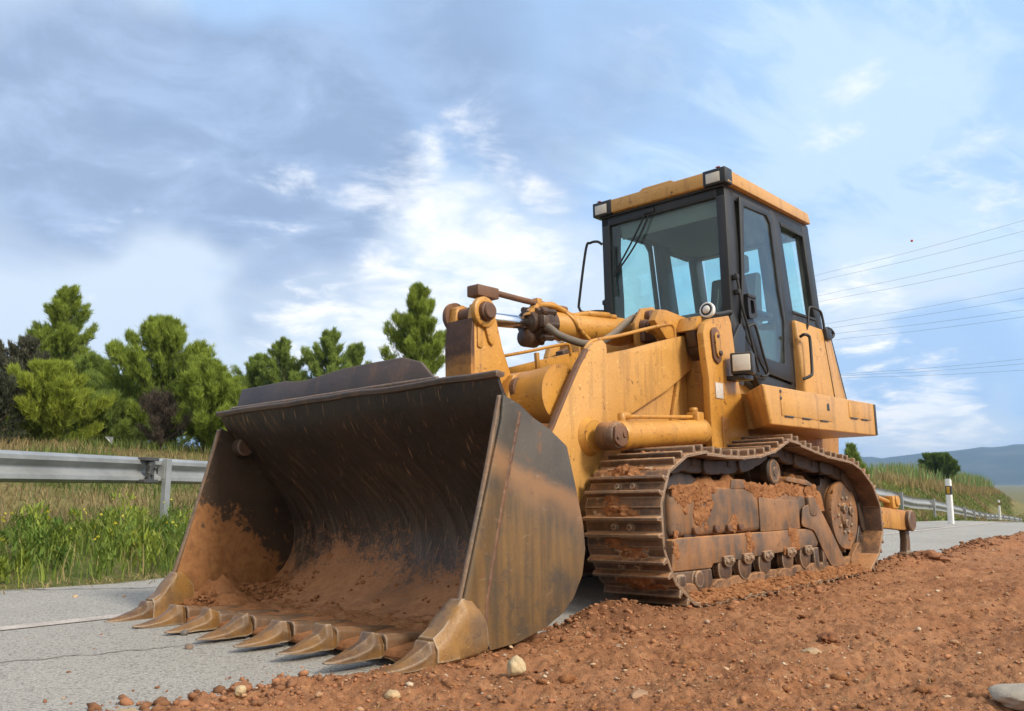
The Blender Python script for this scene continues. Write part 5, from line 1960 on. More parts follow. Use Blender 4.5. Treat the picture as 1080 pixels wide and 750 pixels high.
# ================================================================== roadside things
def w_beam(path, sgn):
    """W-profile steel beam swept along points (x, y, z of its middle)"""
    prof = [(-.155, -.012), (-.148, .0), (-.118, .04), (-.075, .04), (-.030, -.038), (-.0, -.044), (.030, -.038), (.075, .04), (.118, .04), (.148, .0), (.155, -.012)]
    bm = BM()
    rows = []
    for i, p in enumerate(path):
        d = (path[min(i + 1, len(path) - 1)] - path[max(i - 1, 0)])
        d.z = 0
        d.normalize()
        n = Vector((d.y, -d.x, 0)) * sgn
        rows.append([[bm.verts.new(p + Vector((0, 0, h)) + n * (o_ + e)) for h, o_ in prof] for e in (0, .004)])
    for a, b in zip(rows, rows[1:]):
        for s_ in (0, 1):
            for k in range(len(prof) - 1):
                bm.faces.new((a[s_][k], a[s_][k + 1], b[s_][k + 1], b[s_][k]))
        for k in (0, len(prof) - 1):
            bm.faces.new((a[0][k], a[1][k], b[1][k], b[0][k]))
    return bm


def c_post(x, y, z0, z1, ang):
    """rolled channel post"""
    bm = BM()
    prism(bm, [(-.05, -.03), (.05, -.03), (.05, .03), (.042, .03), (.042, -.022), (-.042, -.022), (-.042, .03), (-.05, .03)], z0, z1, 'z', .002)
    bmesh.ops.transform(bm, matrix=Matrix.Translation((x, y, 0)) @ Matrix.Rotation(ang, 4, 'Z'), verts=bm.verts)
    return bm


def guardrail(label, path, posts, side, group):
    root_ = empty('guardrail', tuple(path[0]), label, 'guardrail', group)
    P_ = smooth_path(path, 12)
    o = Vector(path[0])

    def place(ob):
        ob.parent = root_
        ob.location = -o
    place(obj('beam', w_beam(P_, side), 'galv', smooth=50))
    for px_, py_, zt in posts:
        # nearest tangent
        i = min(range(len(P_)), key=lambda k: (P_[k].x - px_) ** 2 + (P_[k].y - py_) ** 2)
        d = (P_[min(i + 1, len(P_) - 1)] - P_[max(i - 1, 0)])
        ang = math.atan2(d.y, d.x)
        place(obj('post', c_post(px_, py_, gz(px_, py_) - .15, zt, ang), 'galv', smooth=0))
        bm = BM()
        n = Vector((d.y, -d.x, 0)).normalized() * side
        q = P_[i]
        box(bm, -.055, .055, -.05, .05, -.10, .10, .006)
        m_ = Matrix.Translation((q + Vector((px_, py_, q.z))) / 2) @ Matrix.Rotation(ang, 4, 'Z')
        bmesh.ops.transform(bm, matrix=m_, verts=bm.verts)
        place(obj('spacer', bm, 'galv', smooth=0))
    return root_, place, P_


L_PATH = [Vector((-8.0, -1.5, .96)), Vector((-6.1, 4.5, .955)), Vector((-4.95, 8.3, .935)), Vector((-4.35, 10.6, .925)), Vector((-4.0, 12.0, .915)), Vector((-3.0, 16.0, .90)), Vector((-1.4, 21.0, .86))]
lr, lplace, LP = guardrail('galvanised guardrail behind the tall weeds, left of the loader bucket', L_PATH, [(-4.235, 10.72, 1.07), (-6.55, 3.0, 1.08), (-3.05, 15.0, 1.05)], 1, 'steel guardrails along the road')
# splice plates next to the post
bm = BM()
q = Vector((-4.42, 10.45, .925))
ang = math.atan2(4, .95)
for dz_, hh in ((.135, .02), (-.125, .02)):
    box(bm, -.16, .10, -.06, .05, dz_ - hh, dz_ + hh, .006)
box(bm, -.05, .05, -.04, .02, -.11, .11, .01)
for a_, b_ in ((-.08, .06), (-.02, -.05), (-.09, -.03), (.03, .03)):
    cyl(bm, (a_, -.05, b_), (a_, -.075, b_), .018, 6)
bmesh.ops.transform(bm, matrix=Matrix.Translation(q) @ Matrix.Rotation(ang, 4, 'Z'), verts=bm.verts)
bmesh.ops.translate(bm, vec=(.09, -.02, 0), verts=bm.verts)
lplace(obj('splice', bm, 'bracket_iron', smooth=0))

R_PATH = [Vector((7.6, 20.2, .66)), Vector((9.6, 22.4, .48)), Vector((11.4, 25, .265)), Vector((13.2, 27.4, .14)), Vector((18.6, 36, -.32)), Vector((25, 46.5, -.85)), Vector((33.3, 60, -1.36)), Vector((44, 76, -2.2))]
rp_posts = []
RPs = smooth_path(R_PATH, 12)
acc = 0
last = None
for i in range(1, len(RPs)):
    acc += (RPs[i] - RPs[i - 1]).length
    if acc > 3.9:
        acc = 0
        d = (RPs[i] - RPs[i - 1]).normalized()
        rp_posts.append((RPs[i].x + d.y * .10, RPs[i].y - d.x * .10, RPs[i].z + .17))
guardrail('galvanised guardrail curving downhill behind the marker posts, right of the loader', R_PATH, rp_posts, -1, 'steel guardrails along the road')


def delineator(x, y, zb, h, label):
    r_ = empty('marker_post', (x, y, zb), label, 'marker post', 'white marker posts')
    ang = R_(-42)

    def pt(name, bm, mat):
        bmesh.ops.rotate(bm, cent=(0, 0, 0), matrix=Matrix.Rotation(ang, 3, 'Z'), verts=bm.verts)
        return obj(name, bm, mat, r_, smooth=40)
    bm = BM()
    w2 = .055
    s = BM()
    prism(s, rounded([(-w2, -.045), (w2, -.045), (w2, .045), (-w2, .045)], .03, 4), -.25, h, 'z', 0)
    for v_ in s.verts:
        if v_.co.z > h - .01:
            v_.co.z += -.05 * (v_.co.y / .05) * .5
    merge(bm, s)
    pt('post_body', bm, 'white_plastic')
    bm = BM()
    s = BM()
    prism(s, rounded([(-w2 - .002, -.047), (w2 + .002, -.047), (w2 + .002, .047), (-w2 - .002, .047)], .03, 4), h * .66, h * .86, 'z', 0)
    merge(bm, s)
    pt('black_band', bm, 'black_plastic')
    bm = BM()
    box(bm, -.028, .028, -.0535, -.046, h * .68, h * .84, .002)
    pt('reflector', bm, 'amber')


delineator(8.72, 17.5, float(road_z(np.array([15.2]))[0]) - .0, .86, 'nearer white marker post with an amber reflector on its black band')
delineator(26.6, 48.0, -.86, .80, 'small distant white marker post further down the road')

# overhead cables: they run from a far pylon hidden by the machine out past the right of the view
wires = [(291, 237), (297, 247), (312, 266), (318, 276), (342, 304), (347, 314), (353, 326), (359, 333), (395.5, 377), (397, 382), (399, 389)]
wl_ = ['topmost of the thin overhead cables across the sky at right', 'second highest overhead cable, just under the topmost', 'third overhead cable from the top, upper one of the middle pair above', 'fourth overhead cable from the top, above the wide gap',
       'fifth overhead cable from the top, first below the wide gap', 'sixth overhead cable from the top, in the middle bunch of four', 'seventh overhead cable from the top, in the middle bunch of four', 'eighth overhead cable from the top, lowest of the middle bunch',
       'ninth overhead cable, highest of the three lowest near the horizon', 'tenth overhead cable, between the two others of the lowest three', 'lowest of all the thin overhead cables, just above the horizon band']
# end points worked out once from the survey table: heights at X=+60,Y=170 and X=+90,Y=140
_c, _s = math.cos(R_(8.53)), math.sin(R_(8.53))


def z_at(v_, Y):
    k = -(v_ - 375) / 913.49
    return .75 + Y * (math.tan(math.atan(k) + R_(8.53)))


for i, (va, vb) in enumerate(wires):
    xa, ya = 68.0 + i * .4, 190.0
    xb, yb = 92.0 + i * .4, 155.0
    za, zb = z_at(va, 190.0), z_at(vb, 155.0)
    A_, B_ = Vector((xa, ya, za)), Vector((xb, yb, zb))
    d = B_ - A_
    pts = [A_ - d * .9 + Vector((0, 0, -.4)), A_, A_ + d * .5 + Vector((0, 0, -.25)), B_, B_ + d * .8 + Vector((0, 0, .9))]
    bm = BM()
    tube(bm, pts, (.026 if i < 8 else .024), 5, 8)
    obj('overhead_cable', bm, 'cable', smooth=60, label=wl_[i], cat='cable', group='overhead power cables')
bm = BM()
bmesh.ops.create_icosphere(bm, subdivisions=3, radius=.27)
bmesh.ops.scale(bm, vec=(1, 1, .92), verts=bm.verts)
bmesh.ops.translate(bm, vec=(82.4, 173.0, z_at(254, 173.0)), verts=bm.verts)
obj('marker_ball', bm, 'red_ball', smooth=60, label='small red marker ball hanging high by the topmost cable', cat='marker ball')

# ------------------------------------------------------------------ stones one can point at
def stone(name, x, y, r, sc, col, seed, label, cat='stone', sink=.35):
    bm = BM()
    bmesh.ops.create_icosphere(bm, subdivisions=4, radius=1)
    for v_ in bm.verts:
        n1_ = mnoise.noise(v_.co * .9 + Vector((seed * 7.3, 0, 0)))
        n2_ = mnoise.noise(v_.co * 2.6 + Vector((0, seed * 3.1, 0)))
        k = 1 + .30 * n1_ + .10 * n2_
        p = v_.co * k
        for a_ in range(3):                 # flattened facets
            d = Vector((mnoise.random() * 0 + math.sin(seed * 2.1 + a_ * 2.0), math.cos(seed * 1.3 + a_ * 2.2), .5 * math.sin(a_ + seed))).normalized()
            e = p.dot(d) - .80
            if e > 0:
                p = p - d * e * .75
        if name == 'earth_clod':
            p = p * (1 + .35 * mnoise.fractal(v_.co * 2.2 + Vector((seed, 0, 0)), .7, 2.1, 5))
        v_.co = Vector((p.x * sc[0], p.y * sc[1], p.z * sc[2])) * r
    rz = seed * 1.7
    bmesh.ops.rotate(bm, cent=(0, 0, 0), matrix=Matrix.Rotation(rz, 3, 'Z'), verts=bm.verts)
    xl_, _ = to_local(x, y)
    eg = float(earth_edge(np.array([to_local(x, y)[1]]))[0])
    zz = float(earth_z(np.array([x]), np.array([y]))[0]) if xl_ > eg else 0.0
    zz = max(zz, 0.0)
    o = obj(name, bm, stone_mat(name + '_%d' % 0, col), smooth=50, label=label, cat=cat)
    o.location = (x, y, zz + r * sc[2] * (1 - sink * 1.2))
    return o


CR, TN, RD, GY = (0.52, 0.40, 0.235), (0.42, 0.30, 0.18), (0.29, 0.135, 0.068), (0.34, 0.32, 0.29)
stone('round_stone', .015, 3.30, .036, (1, 1, .95), CR, 1, 'round cream stone on the red earth beside the bucket corner', sink=.2)
stone('flat_stone', 1.66, 2.88, .13, (1.1, .75, .30), (.40, .35, .28), 2, 'largest flat grey slab half buried at the right foreground')
stone('round_stone', -.92, 3.07, .024, (1.1, .9, .8), CR, 3, 'cream pebble at the earth edge left of the bucket teeth')
stone('earth_clod', -.98, 3.26, .038, (1.1, .9, .75), RD, 4, 'largest red clod at the earth edge in front of the teeth', 'clod')
stone('earth_clod', -1.08, 3.18, .026, (1, .9, .8), RD, 5, 'smaller red clod just left of the largest one', 'clod')
stone('earth_clod', 1.38, 3.92, .05, (1.2, .9, .55), (.20, .08, .035), 6, 'dark flat clod lying alone on the open red earth', 'clod')
stone('flat_stone', 1.20, 3.60, .035, (1.2, 1, .5), TN, 7, 'pale stone lying in the middle of the red earth at right')
stone('flat_stone', .42, 2.98, .036, (1.5, .6, .4), (.36, .22, .13), 8, 'long low tan stone near the bottom edge of the picture')
stone('earth_clod', 3.86, 8.25, .10, (1.5, 1, .6), RD, 9, 'broad red clod at the rear end of the near track', 'clod')
stone('flat_stone', -1.27, 2.97, .034, (1.5, .8, .5), TN, 10, 'tan stone by the earth edge at the lower left')
stone('round_stone', -.40, 3.02, .026, (1, .9, .8), (.50, .36, .20), 11, 'small yellow pebble in front of the two nearest teeth')
stone('round_stone', -1.66, 4.55, .020, (1.1, 1, .8), (.16, .15, .14), 12, 'dark pebble alone on the asphalt in front of the farthest teeth')
stone('round_stone', -1.50, 4.18, .018, (1.1, 1, .8), (.22, .16, .12), 13, 'brown pebble alone on the asphalt, nearer than the dark one')
stone('round_stone', .33, 2.68, .026, (1, 1, .7), (.25, .25, .25), 14, 'blue grey pebble on the red earth at the bottom edge')

# gravel: what nobody could count
ico = BM()
bmesh.ops.create_icosphere(ico, subdivisions=1, radius=1)
ico.verts.ensure_lookup_table()
iv = np.array([v_.co[:] for v_ in ico.verts])
iff = np.array([[v_.index for v_ in f_.verts] for f_ in ico.faces])
ico.free()


def scatter_blobs(name, X, Y, Z, R0, tint, mat, flat=.7, jitter=.35):
    n = len(X)
    k = 1 + jitter * rng.normal(0, .6, (n, len(iv), 1)).clip(-1.0, .8)
    P0 = iv[None] * k
    for _ in range(4):                      # broken facets
        dd_ = rng.normal(0, 1, (n, 1, 3))
        dd_ /= np.linalg.norm(dd_, axis=2, keepdims=True)
        ee_ = (P0 * dd_).sum(2, keepdims=True) - rng.uniform(.35, .8, (n, 1, 1))
        P0 = P0 - dd_ * np.maximum(ee_, 0)
    V_ = P0 * np.stack([R0 * rng.uniform(.8, 1.5, n), R0 * rng.uniform(.7, 1.2, n), R0 * flat], 1)[:, None, :]
    a_ = rng.uniform(0, 6.28, n)
    c_, s_ = np.cos(a_)[:, None], np.sin(a_)[:, None]
    x_ = V_[..., 0] * c_ - V_[..., 1] * s_
    y_ = V_[..., 0] * s_ + V_[..., 1] * c_
    V_ = np.stack([x_ + X[:, None], y_ + Y[:, None], V_[..., 2] + Z[:, None]], -1).reshape(-1, 3)
    F_ = (iff[None] + (np.arange(n) * len(iv))[:, None, None]).reshape(-1, 3)
    T_ = np.repeat(tint, len(iv), 0)
    return mesh_np(name, V_, F_, T_)


N = 34000
rr = 1.9 * (16 / 1.9) ** rng.random(N)
th = rng.uniform(R_(-42), R_(42), N)
X, Y = rr * np.sin(th), rr * np.cos(th)
xl, yl = to_local(X, Y)
e = xl - earth_edge(yl)
under = (np.abs(np.abs(xl) - .885) < .27) & (yl > -.2) & (yl < 2.7)
keep = (e > -.02) & ~under
keep |= (e > -.45) & (e <= 0) & (rng.random(N) < .30 * np.exp(e * 6)) & (yl < -1.0)
keep |= (e <= -.2) & (rng.random(N) < .012) & (X < 0)
X, Y, e = X[keep], Y[keep], e[keep]
n = len(X)
Rg = np.minimum(.0030 * np.exp(rng.normal(0, .55, n)), .013) * (1 + .09 * np.hypot(X, Y))
Z = np.where(e > -.03, earth_z(X, Y), 0.0) + Rg * .25
Z = np.maximum(Z, 0.0 + Rg * .1)
pal = np.array([(.48, .34, .21), (.42, .25, .14), (.38, .175, .085), (.35, .145, .065), (.24, .10, .045), (.38, .29, .22), (.52, .42, .30)])
pi = rng.choice(7, n, p=[.05, .12, .34, .30, .12, .04, .03])
tint = pal[pi] * rng.uniform(.8, 1.15, (n, 1))
obj('gravel', scatter_blobs('gravel', X, Y, Z, Rg, tint, 'pebble', .7, .35), 'pebble', smooth=0, kind='stuff', label='small stones scattered over the red earth', cat='gravel')
# half buried clods over the open earth
N = 1500
rr = 2.0 * (14 / 2.0) ** rng.random(N)
th = rng.uniform(R_(-20), R_(42), N)
X, Y = rr * np.sin(th), rr * np.cos(th)
xl, yl = to_local(X, Y)
kp = (xl - earth_edge(yl) > .05) & ~((np.abs(xl - .885) < .32) & (yl > -.4) & (yl < 2.9)) & ~((xl < 1.32) & (yl < -1.1) & (yl > -2.7)) & (fbm(X, Y, .9, 3, 91) > -.15)
X, Y = X[kp], Y[kp]
Rg = np.minimum(.012 * np.exp(rng.normal(0, .5, len(X))), .042)
tint = np.array([(.29, .125, .055)]) * rng.uniform(.55, 1.3, (len(X), 1))
obj('half_buried_clods', scatter_blobs('half_buried_clods', X, Y, earth_z(X, Y) + Rg * .05, Rg, tint, 'soil', .6, .3), 'soil', smooth=0, kind='stuff', label='lumps of red earth half buried over the open ground', cat='earth lumps')


def local_blobs(name, P_, R0, flat_axis, flat, parent, label=None, cat=None):
    n = len(P_)
    k = 1 + .35 * rng.normal(0, .6, (n, len(iv), 1)).clip(-1, .9)
    q = iv[None] * k
    a_ = rng.uniform(0, 6.28, n)
    s3 = np.stack([R0 * rng.uniform(.7, 1.5, n), R0 * rng.uniform(.7, 1.5, n), R0 * rng.uniform(.7, 1.3, n)], 1)
    s3[:, flat_axis] = R0 * flat
    V_ = (q * s3[:, None, :] + P_[:, None, :]).reshape(-1, 3)
    F_ = (iff[None] + (np.arange(n) * len(iv))[:, None, None]).reshape(-1, 3)
    me_ = mesh_np(name, V_, F_)
    if parent:
        return obj(name, me_, 'soil', parent, smooth=80, kind='stuff')
    o_ = obj(name, me_, 'soil', smooth=50, kind='stuff', label=label, cat=cat)
    o_.matrix_world = root.matrix_world.copy()
    return o_


tf = next(o_ for o_ in root.children if o_.name == 'track_frame')
pts = []
n = 9000
y_, z_ = rng.uniform(-.13, 1.98, n), rng.uniform(.40, .70, n)
m_ = fbm(y_, z_, 2.6, 4, 95) + .35 * sstep(.56, .70, z_) + .12 * sstep(.2, .0, y_)
kp = m_ > .34
pts.append(np.stack([np.full(kp.sum(), .885 + .116), y_[kp], z_[kp]], 1))
y_, z_ = rng.uniform(-.16, 1.84, n), rng.uniform(.22, .38, n)
m_ = fbm(y_, z_, 3.0, 4, 96)
kp = m_ > .28
pts.append(np.stack([np.full(kp.sum(), .885 + .129), y_[kp], z_[kp]], 1))
a_, r_ = rng.uniform(0, 6.28, 1500), .27 * np.sqrt(rng.random(1500))
y_, z_ = 2.55 + r_ * np.cos(a_), .455 + r_ * np.sin(a_)
kp = fbm(y_, z_, 4.0, 3, 97) > .15
pts.append(np.stack([np.full(kp.sum(), .885 + .104), y_[kp], z_[kp]], 1))
P_ = np.concatenate(pts)
local_blobs('caked_mud', P_, .010 * np.exp(rng.normal(0, .45, len(P_))).clip(.4, 2.4), 0, .30, tf)
# dirt lying along the inside of the lower run and round the rollers
n = 2600
y_ = rng.uniform(-.12, 2.62, n)
x_ = .885 + rng.uniform(.10, .262, n)
z_ = .012 + .055 * np.exp(-((x_ - 1.01) / .06) ** 2) * (.6 + .8 * fbm(y_, x_, 3.0, 3, 98)) + rng.uniform(0, .012, n)
P_ = np.stack([x_, y_, z_], 1)
local_blobs('spilled_dirt', P_, .014 * np.exp(rng.normal(0, .4, n)).clip(.4, 2.2), 2, .55, tf)
# crumbs in the bowl of the bucket and between its teeth
n = 2600
x_ = rng.uniform(-1.17, 1.17, n)
y_ = -2.16 + .75 * rng.random(n) ** 1.6
kp = (fbm(x_, y_, 2.2, 3, 99) > .22) | (rng.random(n) < .12)
x_, y_ = x_[kp], y_[kp]
x2 = -1.16 + np.abs(rng.normal(0, .16, 700))
y2 = -1.86 + rng.normal(0, .17, 700)
x_, y_ = np.concatenate([x_, x2]), np.concatenate([y_, y2]).clip(-2.15, -1.42)
fz = np.interp(y_, [p_[0] for p_ in P[:30]], [p_[1] for p_ in P[:30]])
cn_ = np.exp(-((x_ + 1.19) / .20) ** 2) * np.exp(-((y_ + 1.86) / .26) ** 2) * .11
rg_ = .006 * np.exp(rng.normal(0, .55, len(x_))).clip(.4, 2.8)
local_blobs('soil_crumbs', np.stack([x_, y_, fz + cn_ + rg_ * .4], 1), rg_, 2, .75, None, 'crumbs of reddish soil lying on the bucket floor behind the teeth', 'soil crumbs')
# clods along the edge of the heap
N = 5200
yl = rng.uniform(-3.9, 7, N)
xl = earth_edge(yl) + rng.normal(.06, .16, N)
X = MT.x + .7424 * xl + .6697 * yl
Y = MT.y - .6696 * xl + .7426 * yl
keep = ~((np.abs(xl - .885) < .28) & (yl > -.35) & (yl < 2.8)) & ~((yl < -1.2) & (yl > -2.65) & (xl < 1.30)) & ~((yl >= -1.2) & (yl < -.3) & (xl < .75))
X, Y, xl, yl = X[keep], Y[keep], xl[keep], yl[keep]
Rg = np.minimum(.009 * np.exp(rng.normal(0, .55, len(X))), .026)
Z = np.maximum(earth_z(X, Y), 0) + Rg * .3
tint = np.array([(.29, .135, .068)]) * rng.uniform(.55, 1.25, (len(X), 1))
obj('loose_clods', scatter_blobs('loose_clods', X, Y, Z, Rg, tint, 'pebble', .75, .35), 'pebble', smooth=0, kind='stuff', label='crumbs of red earth along the edge of the heap', cat='earth crumbs')

# ================================================================== plants
def blades(n, X, Y, Z, H, Wd, lean, tint_a, tint_b, name, label, cat, segs=3, curl=.5):
    """grass blades: tapered bent ribbons"""
    a_ = rng.uniform(0, 6.28, n)
    ln = lean * rng.uniform(.3, 1.3, n)
    t_ = np.linspace(0, 1, segs + 1)
    dx_, dy_ = np.cos(a_), np.sin(a_)
    Hh = H * rng.uniform(.6, 1.15, n)
    bend = (t_[None] ** 1.8) * (ln * Hh)[:, None]
    zc = Z[:, None] + Hh[:, None] * (t_[None] - curl * .35 * t_[None] ** 3 * np.minimum(ln, 1.2)[:, None])
    xc_ = X[:, None] + dx_[:, None] * bend
    yc_ = Y[:, None] + dy_[:, None] * bend
    wv_ = Wd * (1 - t_ ** 1.5 * .94)
    b_ = a_ + 1.57 + rng.normal(0, .5, n)
    px_, py_ = np.cos(b_), np.sin(b_)
    Wn = wv_[None] * rng.uniform(.7, 1.3, n)[:, None] * .5
    Lf = np.stack([xc_ - px_[:, None] * Wn, yc_ - py_[:, None] * Wn, zc], -1)
    Rt = np.stack([xc_ + px_[:, None] * Wn, yc_ + py_[:, None] * Wn, zc], -1)
    V_ = np.stack([Lf, Rt], 2).reshape(n, -1, 3)
    m_ = 2 * (segs + 1)
    base = np.arange(n)[:, None, None] * m_
    f_ = np.array([[2 * k, 2 * k + 1, 2 * k + 3, 2 * k + 2] for k in range(segs)])
    F_ = (base + f_[None]).reshape(-1, 4)
    k_ = rng.random((n, 1))
    T_ = tint_a * (1 - k_) + tint_b * k_ if np.ndim(tint_a) == 1 else tint_a
    T_ = T_ * rng.uniform(.75, 1.2, (n, 1))
    T_ = np.repeat(T_, m_, 0)
    return V_.reshape(-1, 3), F_, T_


def add_stuff(name, parts, label, cat):
    Vs, Fs, Ts, o_ = [], [], [], 0
    for V_, F_, T_ in parts:
        Vs.append(V_)
        Fs.append(F_ + o_)
        Ts.append(T_)
        o_ += len(V_)
    return obj(name, mesh_np(name, np.concatenate(Vs), np.concatenate(Fs), np.concatenate(Ts)), 'leaf', smooth=0, kind='stuff', label=label, cat=cat)


def at_n(n_, s_):
    return -2.78 + s_ * .7 - n_ * .714, 7.36 + s_ * .714 + n_ * .7


def zarr(X, Y):
    return ground_z(X, Y)


G1, G2, G3 = np.array((.13, .21, .036)), np.array((.27, .33, .055)), np.array((.075, .14, .03))
STRAW, STRAW2 = np.array((.40, .31, .14)), np.array((.30, .22, .10))
# tall weeds between road and rail
parts = []
n = 15000
s_ = rng.uniform(-6.5, 4.5, n)
n_ = .05 + 3.3 * rng.random(n) ** .8
X, Y = at_n(n_, s_)
patch = fbm(X, Y, .9, 3, 31)
patch2 = fbm(X, Y, 2.2, 3, 37)
keep = (rng.random(n) < .55 + .9 * patch)
X, Y, n_, patch, patch2 = X[keep], Y[keep], n_[keep], patch[keep], patch2[keep]
H = ((.16 + .30 * sstep(-.4, .5, patch)) * (.45 + .55 * sstep(.0, .9, n_)) + .05) * (1 - .55 * sstep(1.9, 3.1, n_))
kk = (rng.random((len(X), 1)))
tint = G3 * (1 - kk) + G2 * kk
tint = np.where((patch2[:, None] > .25), tint * np.array((1.35, 1.15, .9)), tint)
tint = np.where((rng.random((len(X), 1)) < .10), STRAW, tint)
parts.append(blades(len(X), X, Y, zarr(X, Y), H, .012, .55, tint, tint, '', '', ''))
# fine leafy herb clumps: many short leaflets on stems
nC = 620
s_ = rng.uniform(-6.2, 3.6, nC)
n_ = .25 + 2.4 * rng.random(nC)
CXx, CYy = at_n(n_, s_)
ph = fbm(CXx, CYy, .9, 3, 31)
kp = rng.random(nC) < .5 + .8 * ph
CXx, CYy, ph = CXx[kp], CYy[kp], ph[kp]
m_ = 95
ch = (.20 + .24 * sstep(-.4, .5, ph)) * rng.uniform(.5, 1.45, len(CXx)) * (1 - .3 * sstep(1.7, 2.6, n_[kp]))
tz = rng.random((len(CXx), m_)) ** .7
rad = ch[:, None] * .42 * (1 - .55 * tz) * np.sqrt(rng.random((len(CXx), m_)))
aa = rng.uniform(0, 6.28, (len(CXx), m_))
X = (CXx[:, None] + rad * np.cos(aa)).ravel()
Y = (CYy[:, None] + rad * np.sin(aa)).ravel()
Zg = zarr(CXx, CYy)
Z = (Zg[:, None] + tz * ch[:, None]).ravel()
ct = rng.random((len(CXx), 1, 1))
ct = (np.array((.10, .185, .034)) * (1 - ct) + np.array((.29, .34, .05)) * ct)
tint = np.repeat(ct, m_, 1).reshape(-1, 3)
parts.append(blades(len(X), X, Y, Z, np.full(len(X), .085), .019, .9, tint, tint, '', '', '', 2))
# bent dry stalks at the road edge
n = 420
c0s = rng.choice([-3.4, -2.0, -2.6, -4.6], n) + rng.normal(0, .18, n)
n_ = rng.uniform(.1, .75, n)
X, Y = at_n(n_, c0s)
parts.append(blades(n, X, Y, zarr(X, Y), np.full(n, .42), .009, 1.35, STRAW, np.array((.42, .40, .14)), '', '', '', 4, 1.0))
n = 1500
s_ = rng.uniform(-6, 4, n)
n_ = rng.normal(.0, .14, n)
X, Y = at_n(n_, s_)
parts.append(blades(n, X, Y, zarr(X, Y).clip(0.0), np.full(n, .07), .008, 2.0, STRAW2, STRAW, '', '', '', 2, 1.0))
add_stuff('tall_weeds', parts, 'tall green weeds and bent dry stalks between the road and the guardrail', 'weeds')
# straw and twigs trodden into the earth
n = 700
rr_ = 2.2 * (14 / 2.2) ** rng.random(n)
th_ = rng.uniform(R_(-10), R_(40), n)
X, Y = rr_ * np.sin(th_), rr_ * np.cos(th_)
xl, yl = to_local(X, Y)
kp = (xl - earth_edge(yl) > .1) & ~((np.abs(xl - .885) < .3) & (yl > -.3) & (yl < 2.8))
X, Y = X[kp], Y[kp]
V_, F_, T_ = blades(len(X), X, Y, earth_z(X, Y) + .004, np.full(len(X), .055), .0035, 6.0, STRAW * .8, np.array((.16, .09, .05)), '', '', '', 2, 2.5)
V_[:, 2] = np.maximum(np.minimum(V_[:, 2], np.repeat(earth_z(X, Y), 6) + .02), np.repeat(earth_z(X, Y), 6) + .002)
add_stuff('straw_litter', [(V_, F_, T_)], 'bits of straw and twig lying on the red earth', 'litter')
# yellow flowers
n = 800
s_ = rng.uniform(-5.5, 3.6, n)
n_ = .3 + 1.7 * rng.random(n)
X, Y = at_n(n_, s_)
pk = fbm(X, Y, 1.4, 2, 41)
kp = pk > .05
X, Y = X[kp], Y[kp]
Z = zarr(X, Y) + rng.uniform(.25, .52, len(X))
V_, F_, T_ = blades(len(X), X, Y, Z, np.full(len(X), .026), .024, 1.1, np.array((.62, .52, .03)), np.array((.50, .46, .05)), '', '', '', 2)
add_stuff('wildflowers', [(V_, F_, T_)], 'small yellow flowers among the weeds', 'flowers')
# dry grass on the bank behind the rail
parts = []
n = 26000
s_ = rng.uniform(-9, 9, n)
n_ = 3.4 + 12.5 * rng.random(n) ** 1.2
X, Y = at_n(n_, s_)
pk = fbm(X, Y, .5, 3, 51)[:, None]
k_ = rng.random((n, 1))
tint = (STRAW * .8) * (1 - k_) + STRAW2 * .75 * k_
tint = np.where(pk > .12, np.array((.13, .17, .04)) * (.7 + .6 * k_), tint)
parts.append(blades(n, X, Y, zarr(X, Y), .16 + .16 * sstep(-.3, .4, pk[:, 0]), .022, .6, tint, tint, '', '', '', 2))
add_stuff('dry_grass', parts, 'dry pale grass on the bank between guardrail and pines', 'grass')
# right bank: grass and reeds
parts = []
n = 42000
tt = -4 + 124 * rng.random(n) ** 1.25
q = -.6 + 8 * rng.random(n)
X = 11.4 + .53 * tt - .848 * q
Y = 25 + .848 * tt + .53 * q
pk = fbm(X, Y, .22, 3, 61)[:, None]
k_ = rng.random((n, 1))
tint = np.array((.15, .20, .04)) * (1 - k_) + np.array((.25, .26, .075)) * k_
tint = np.where(pk > .15, STRAW * (.6 + .3 * k_), tint)
tint = np.where(pk < -.2, np.array((.10, .155, .03)) * (.8 + .5 * k_), tint)
parts.append(blades(n, X, Y, zarr(X, Y), .22 + .25 * sstep(-.3, .4, pk[:, 0]), .075, .6, tint, tint, '', '', '', 2))
add_stuff('bank_grass', parts, 'green and straw coloured grass on the bank behind the right guardrail', 'grass')
parts = []
n = 15000
tt = rng.uniform(2, 112, n)
q = 4.0 + 2.8 * rng.random(n)
X = 11.4 + .53 * tt - .848 * q
Y = 25 + .848 * tt + .53 * q
cl = fbm(tt, q * .2, .16, 2, 71)
kp = rng.random(n) < .35 + 1.2 * cl
X, Y, tt, cl = X[kp], Y[kp], tt[kp], cl[kp]
n = len(X)
k_ = rng.random((n, 1))
tint = np.array((.15, .23, .065)) * (1 - k_) + np.array((.26, .34, .12)) * k_
tint = np.where(rng.random((n, 1)) < .16, np.array((.34, .23, .10)), tint)
H = .65 + .5 * sstep(-.3, .5, cl) + .009 * tt
parts.append(blades(n, X, Y, zarr(X, Y), H, .10, .22, tint, tint, '', '', '', 3))
n2 = 5000
tt = rng.uniform(2, 112, n2)
q = 3.3 + 1.2 * rng.random(n2)
cl = fbm(tt, tt * 0, .3, 2, 74)
kp = cl > -.05
X = (11.4 + .53 * tt - .848 * q)[kp]
Y = (25 + .848 * tt + .53 * q)[kp]
parts.append(blades(len(X), X, Y, zarr(X, Y), np.full(len(X), .7), .09, .25, np.array((.36, .28, .12)), np.array((.30, .22, .09)), '', '', '', 2))
add_stuff('reeds', parts, 'tall green reeds with straw coloured foot along the top of the right bank', 'reeds')


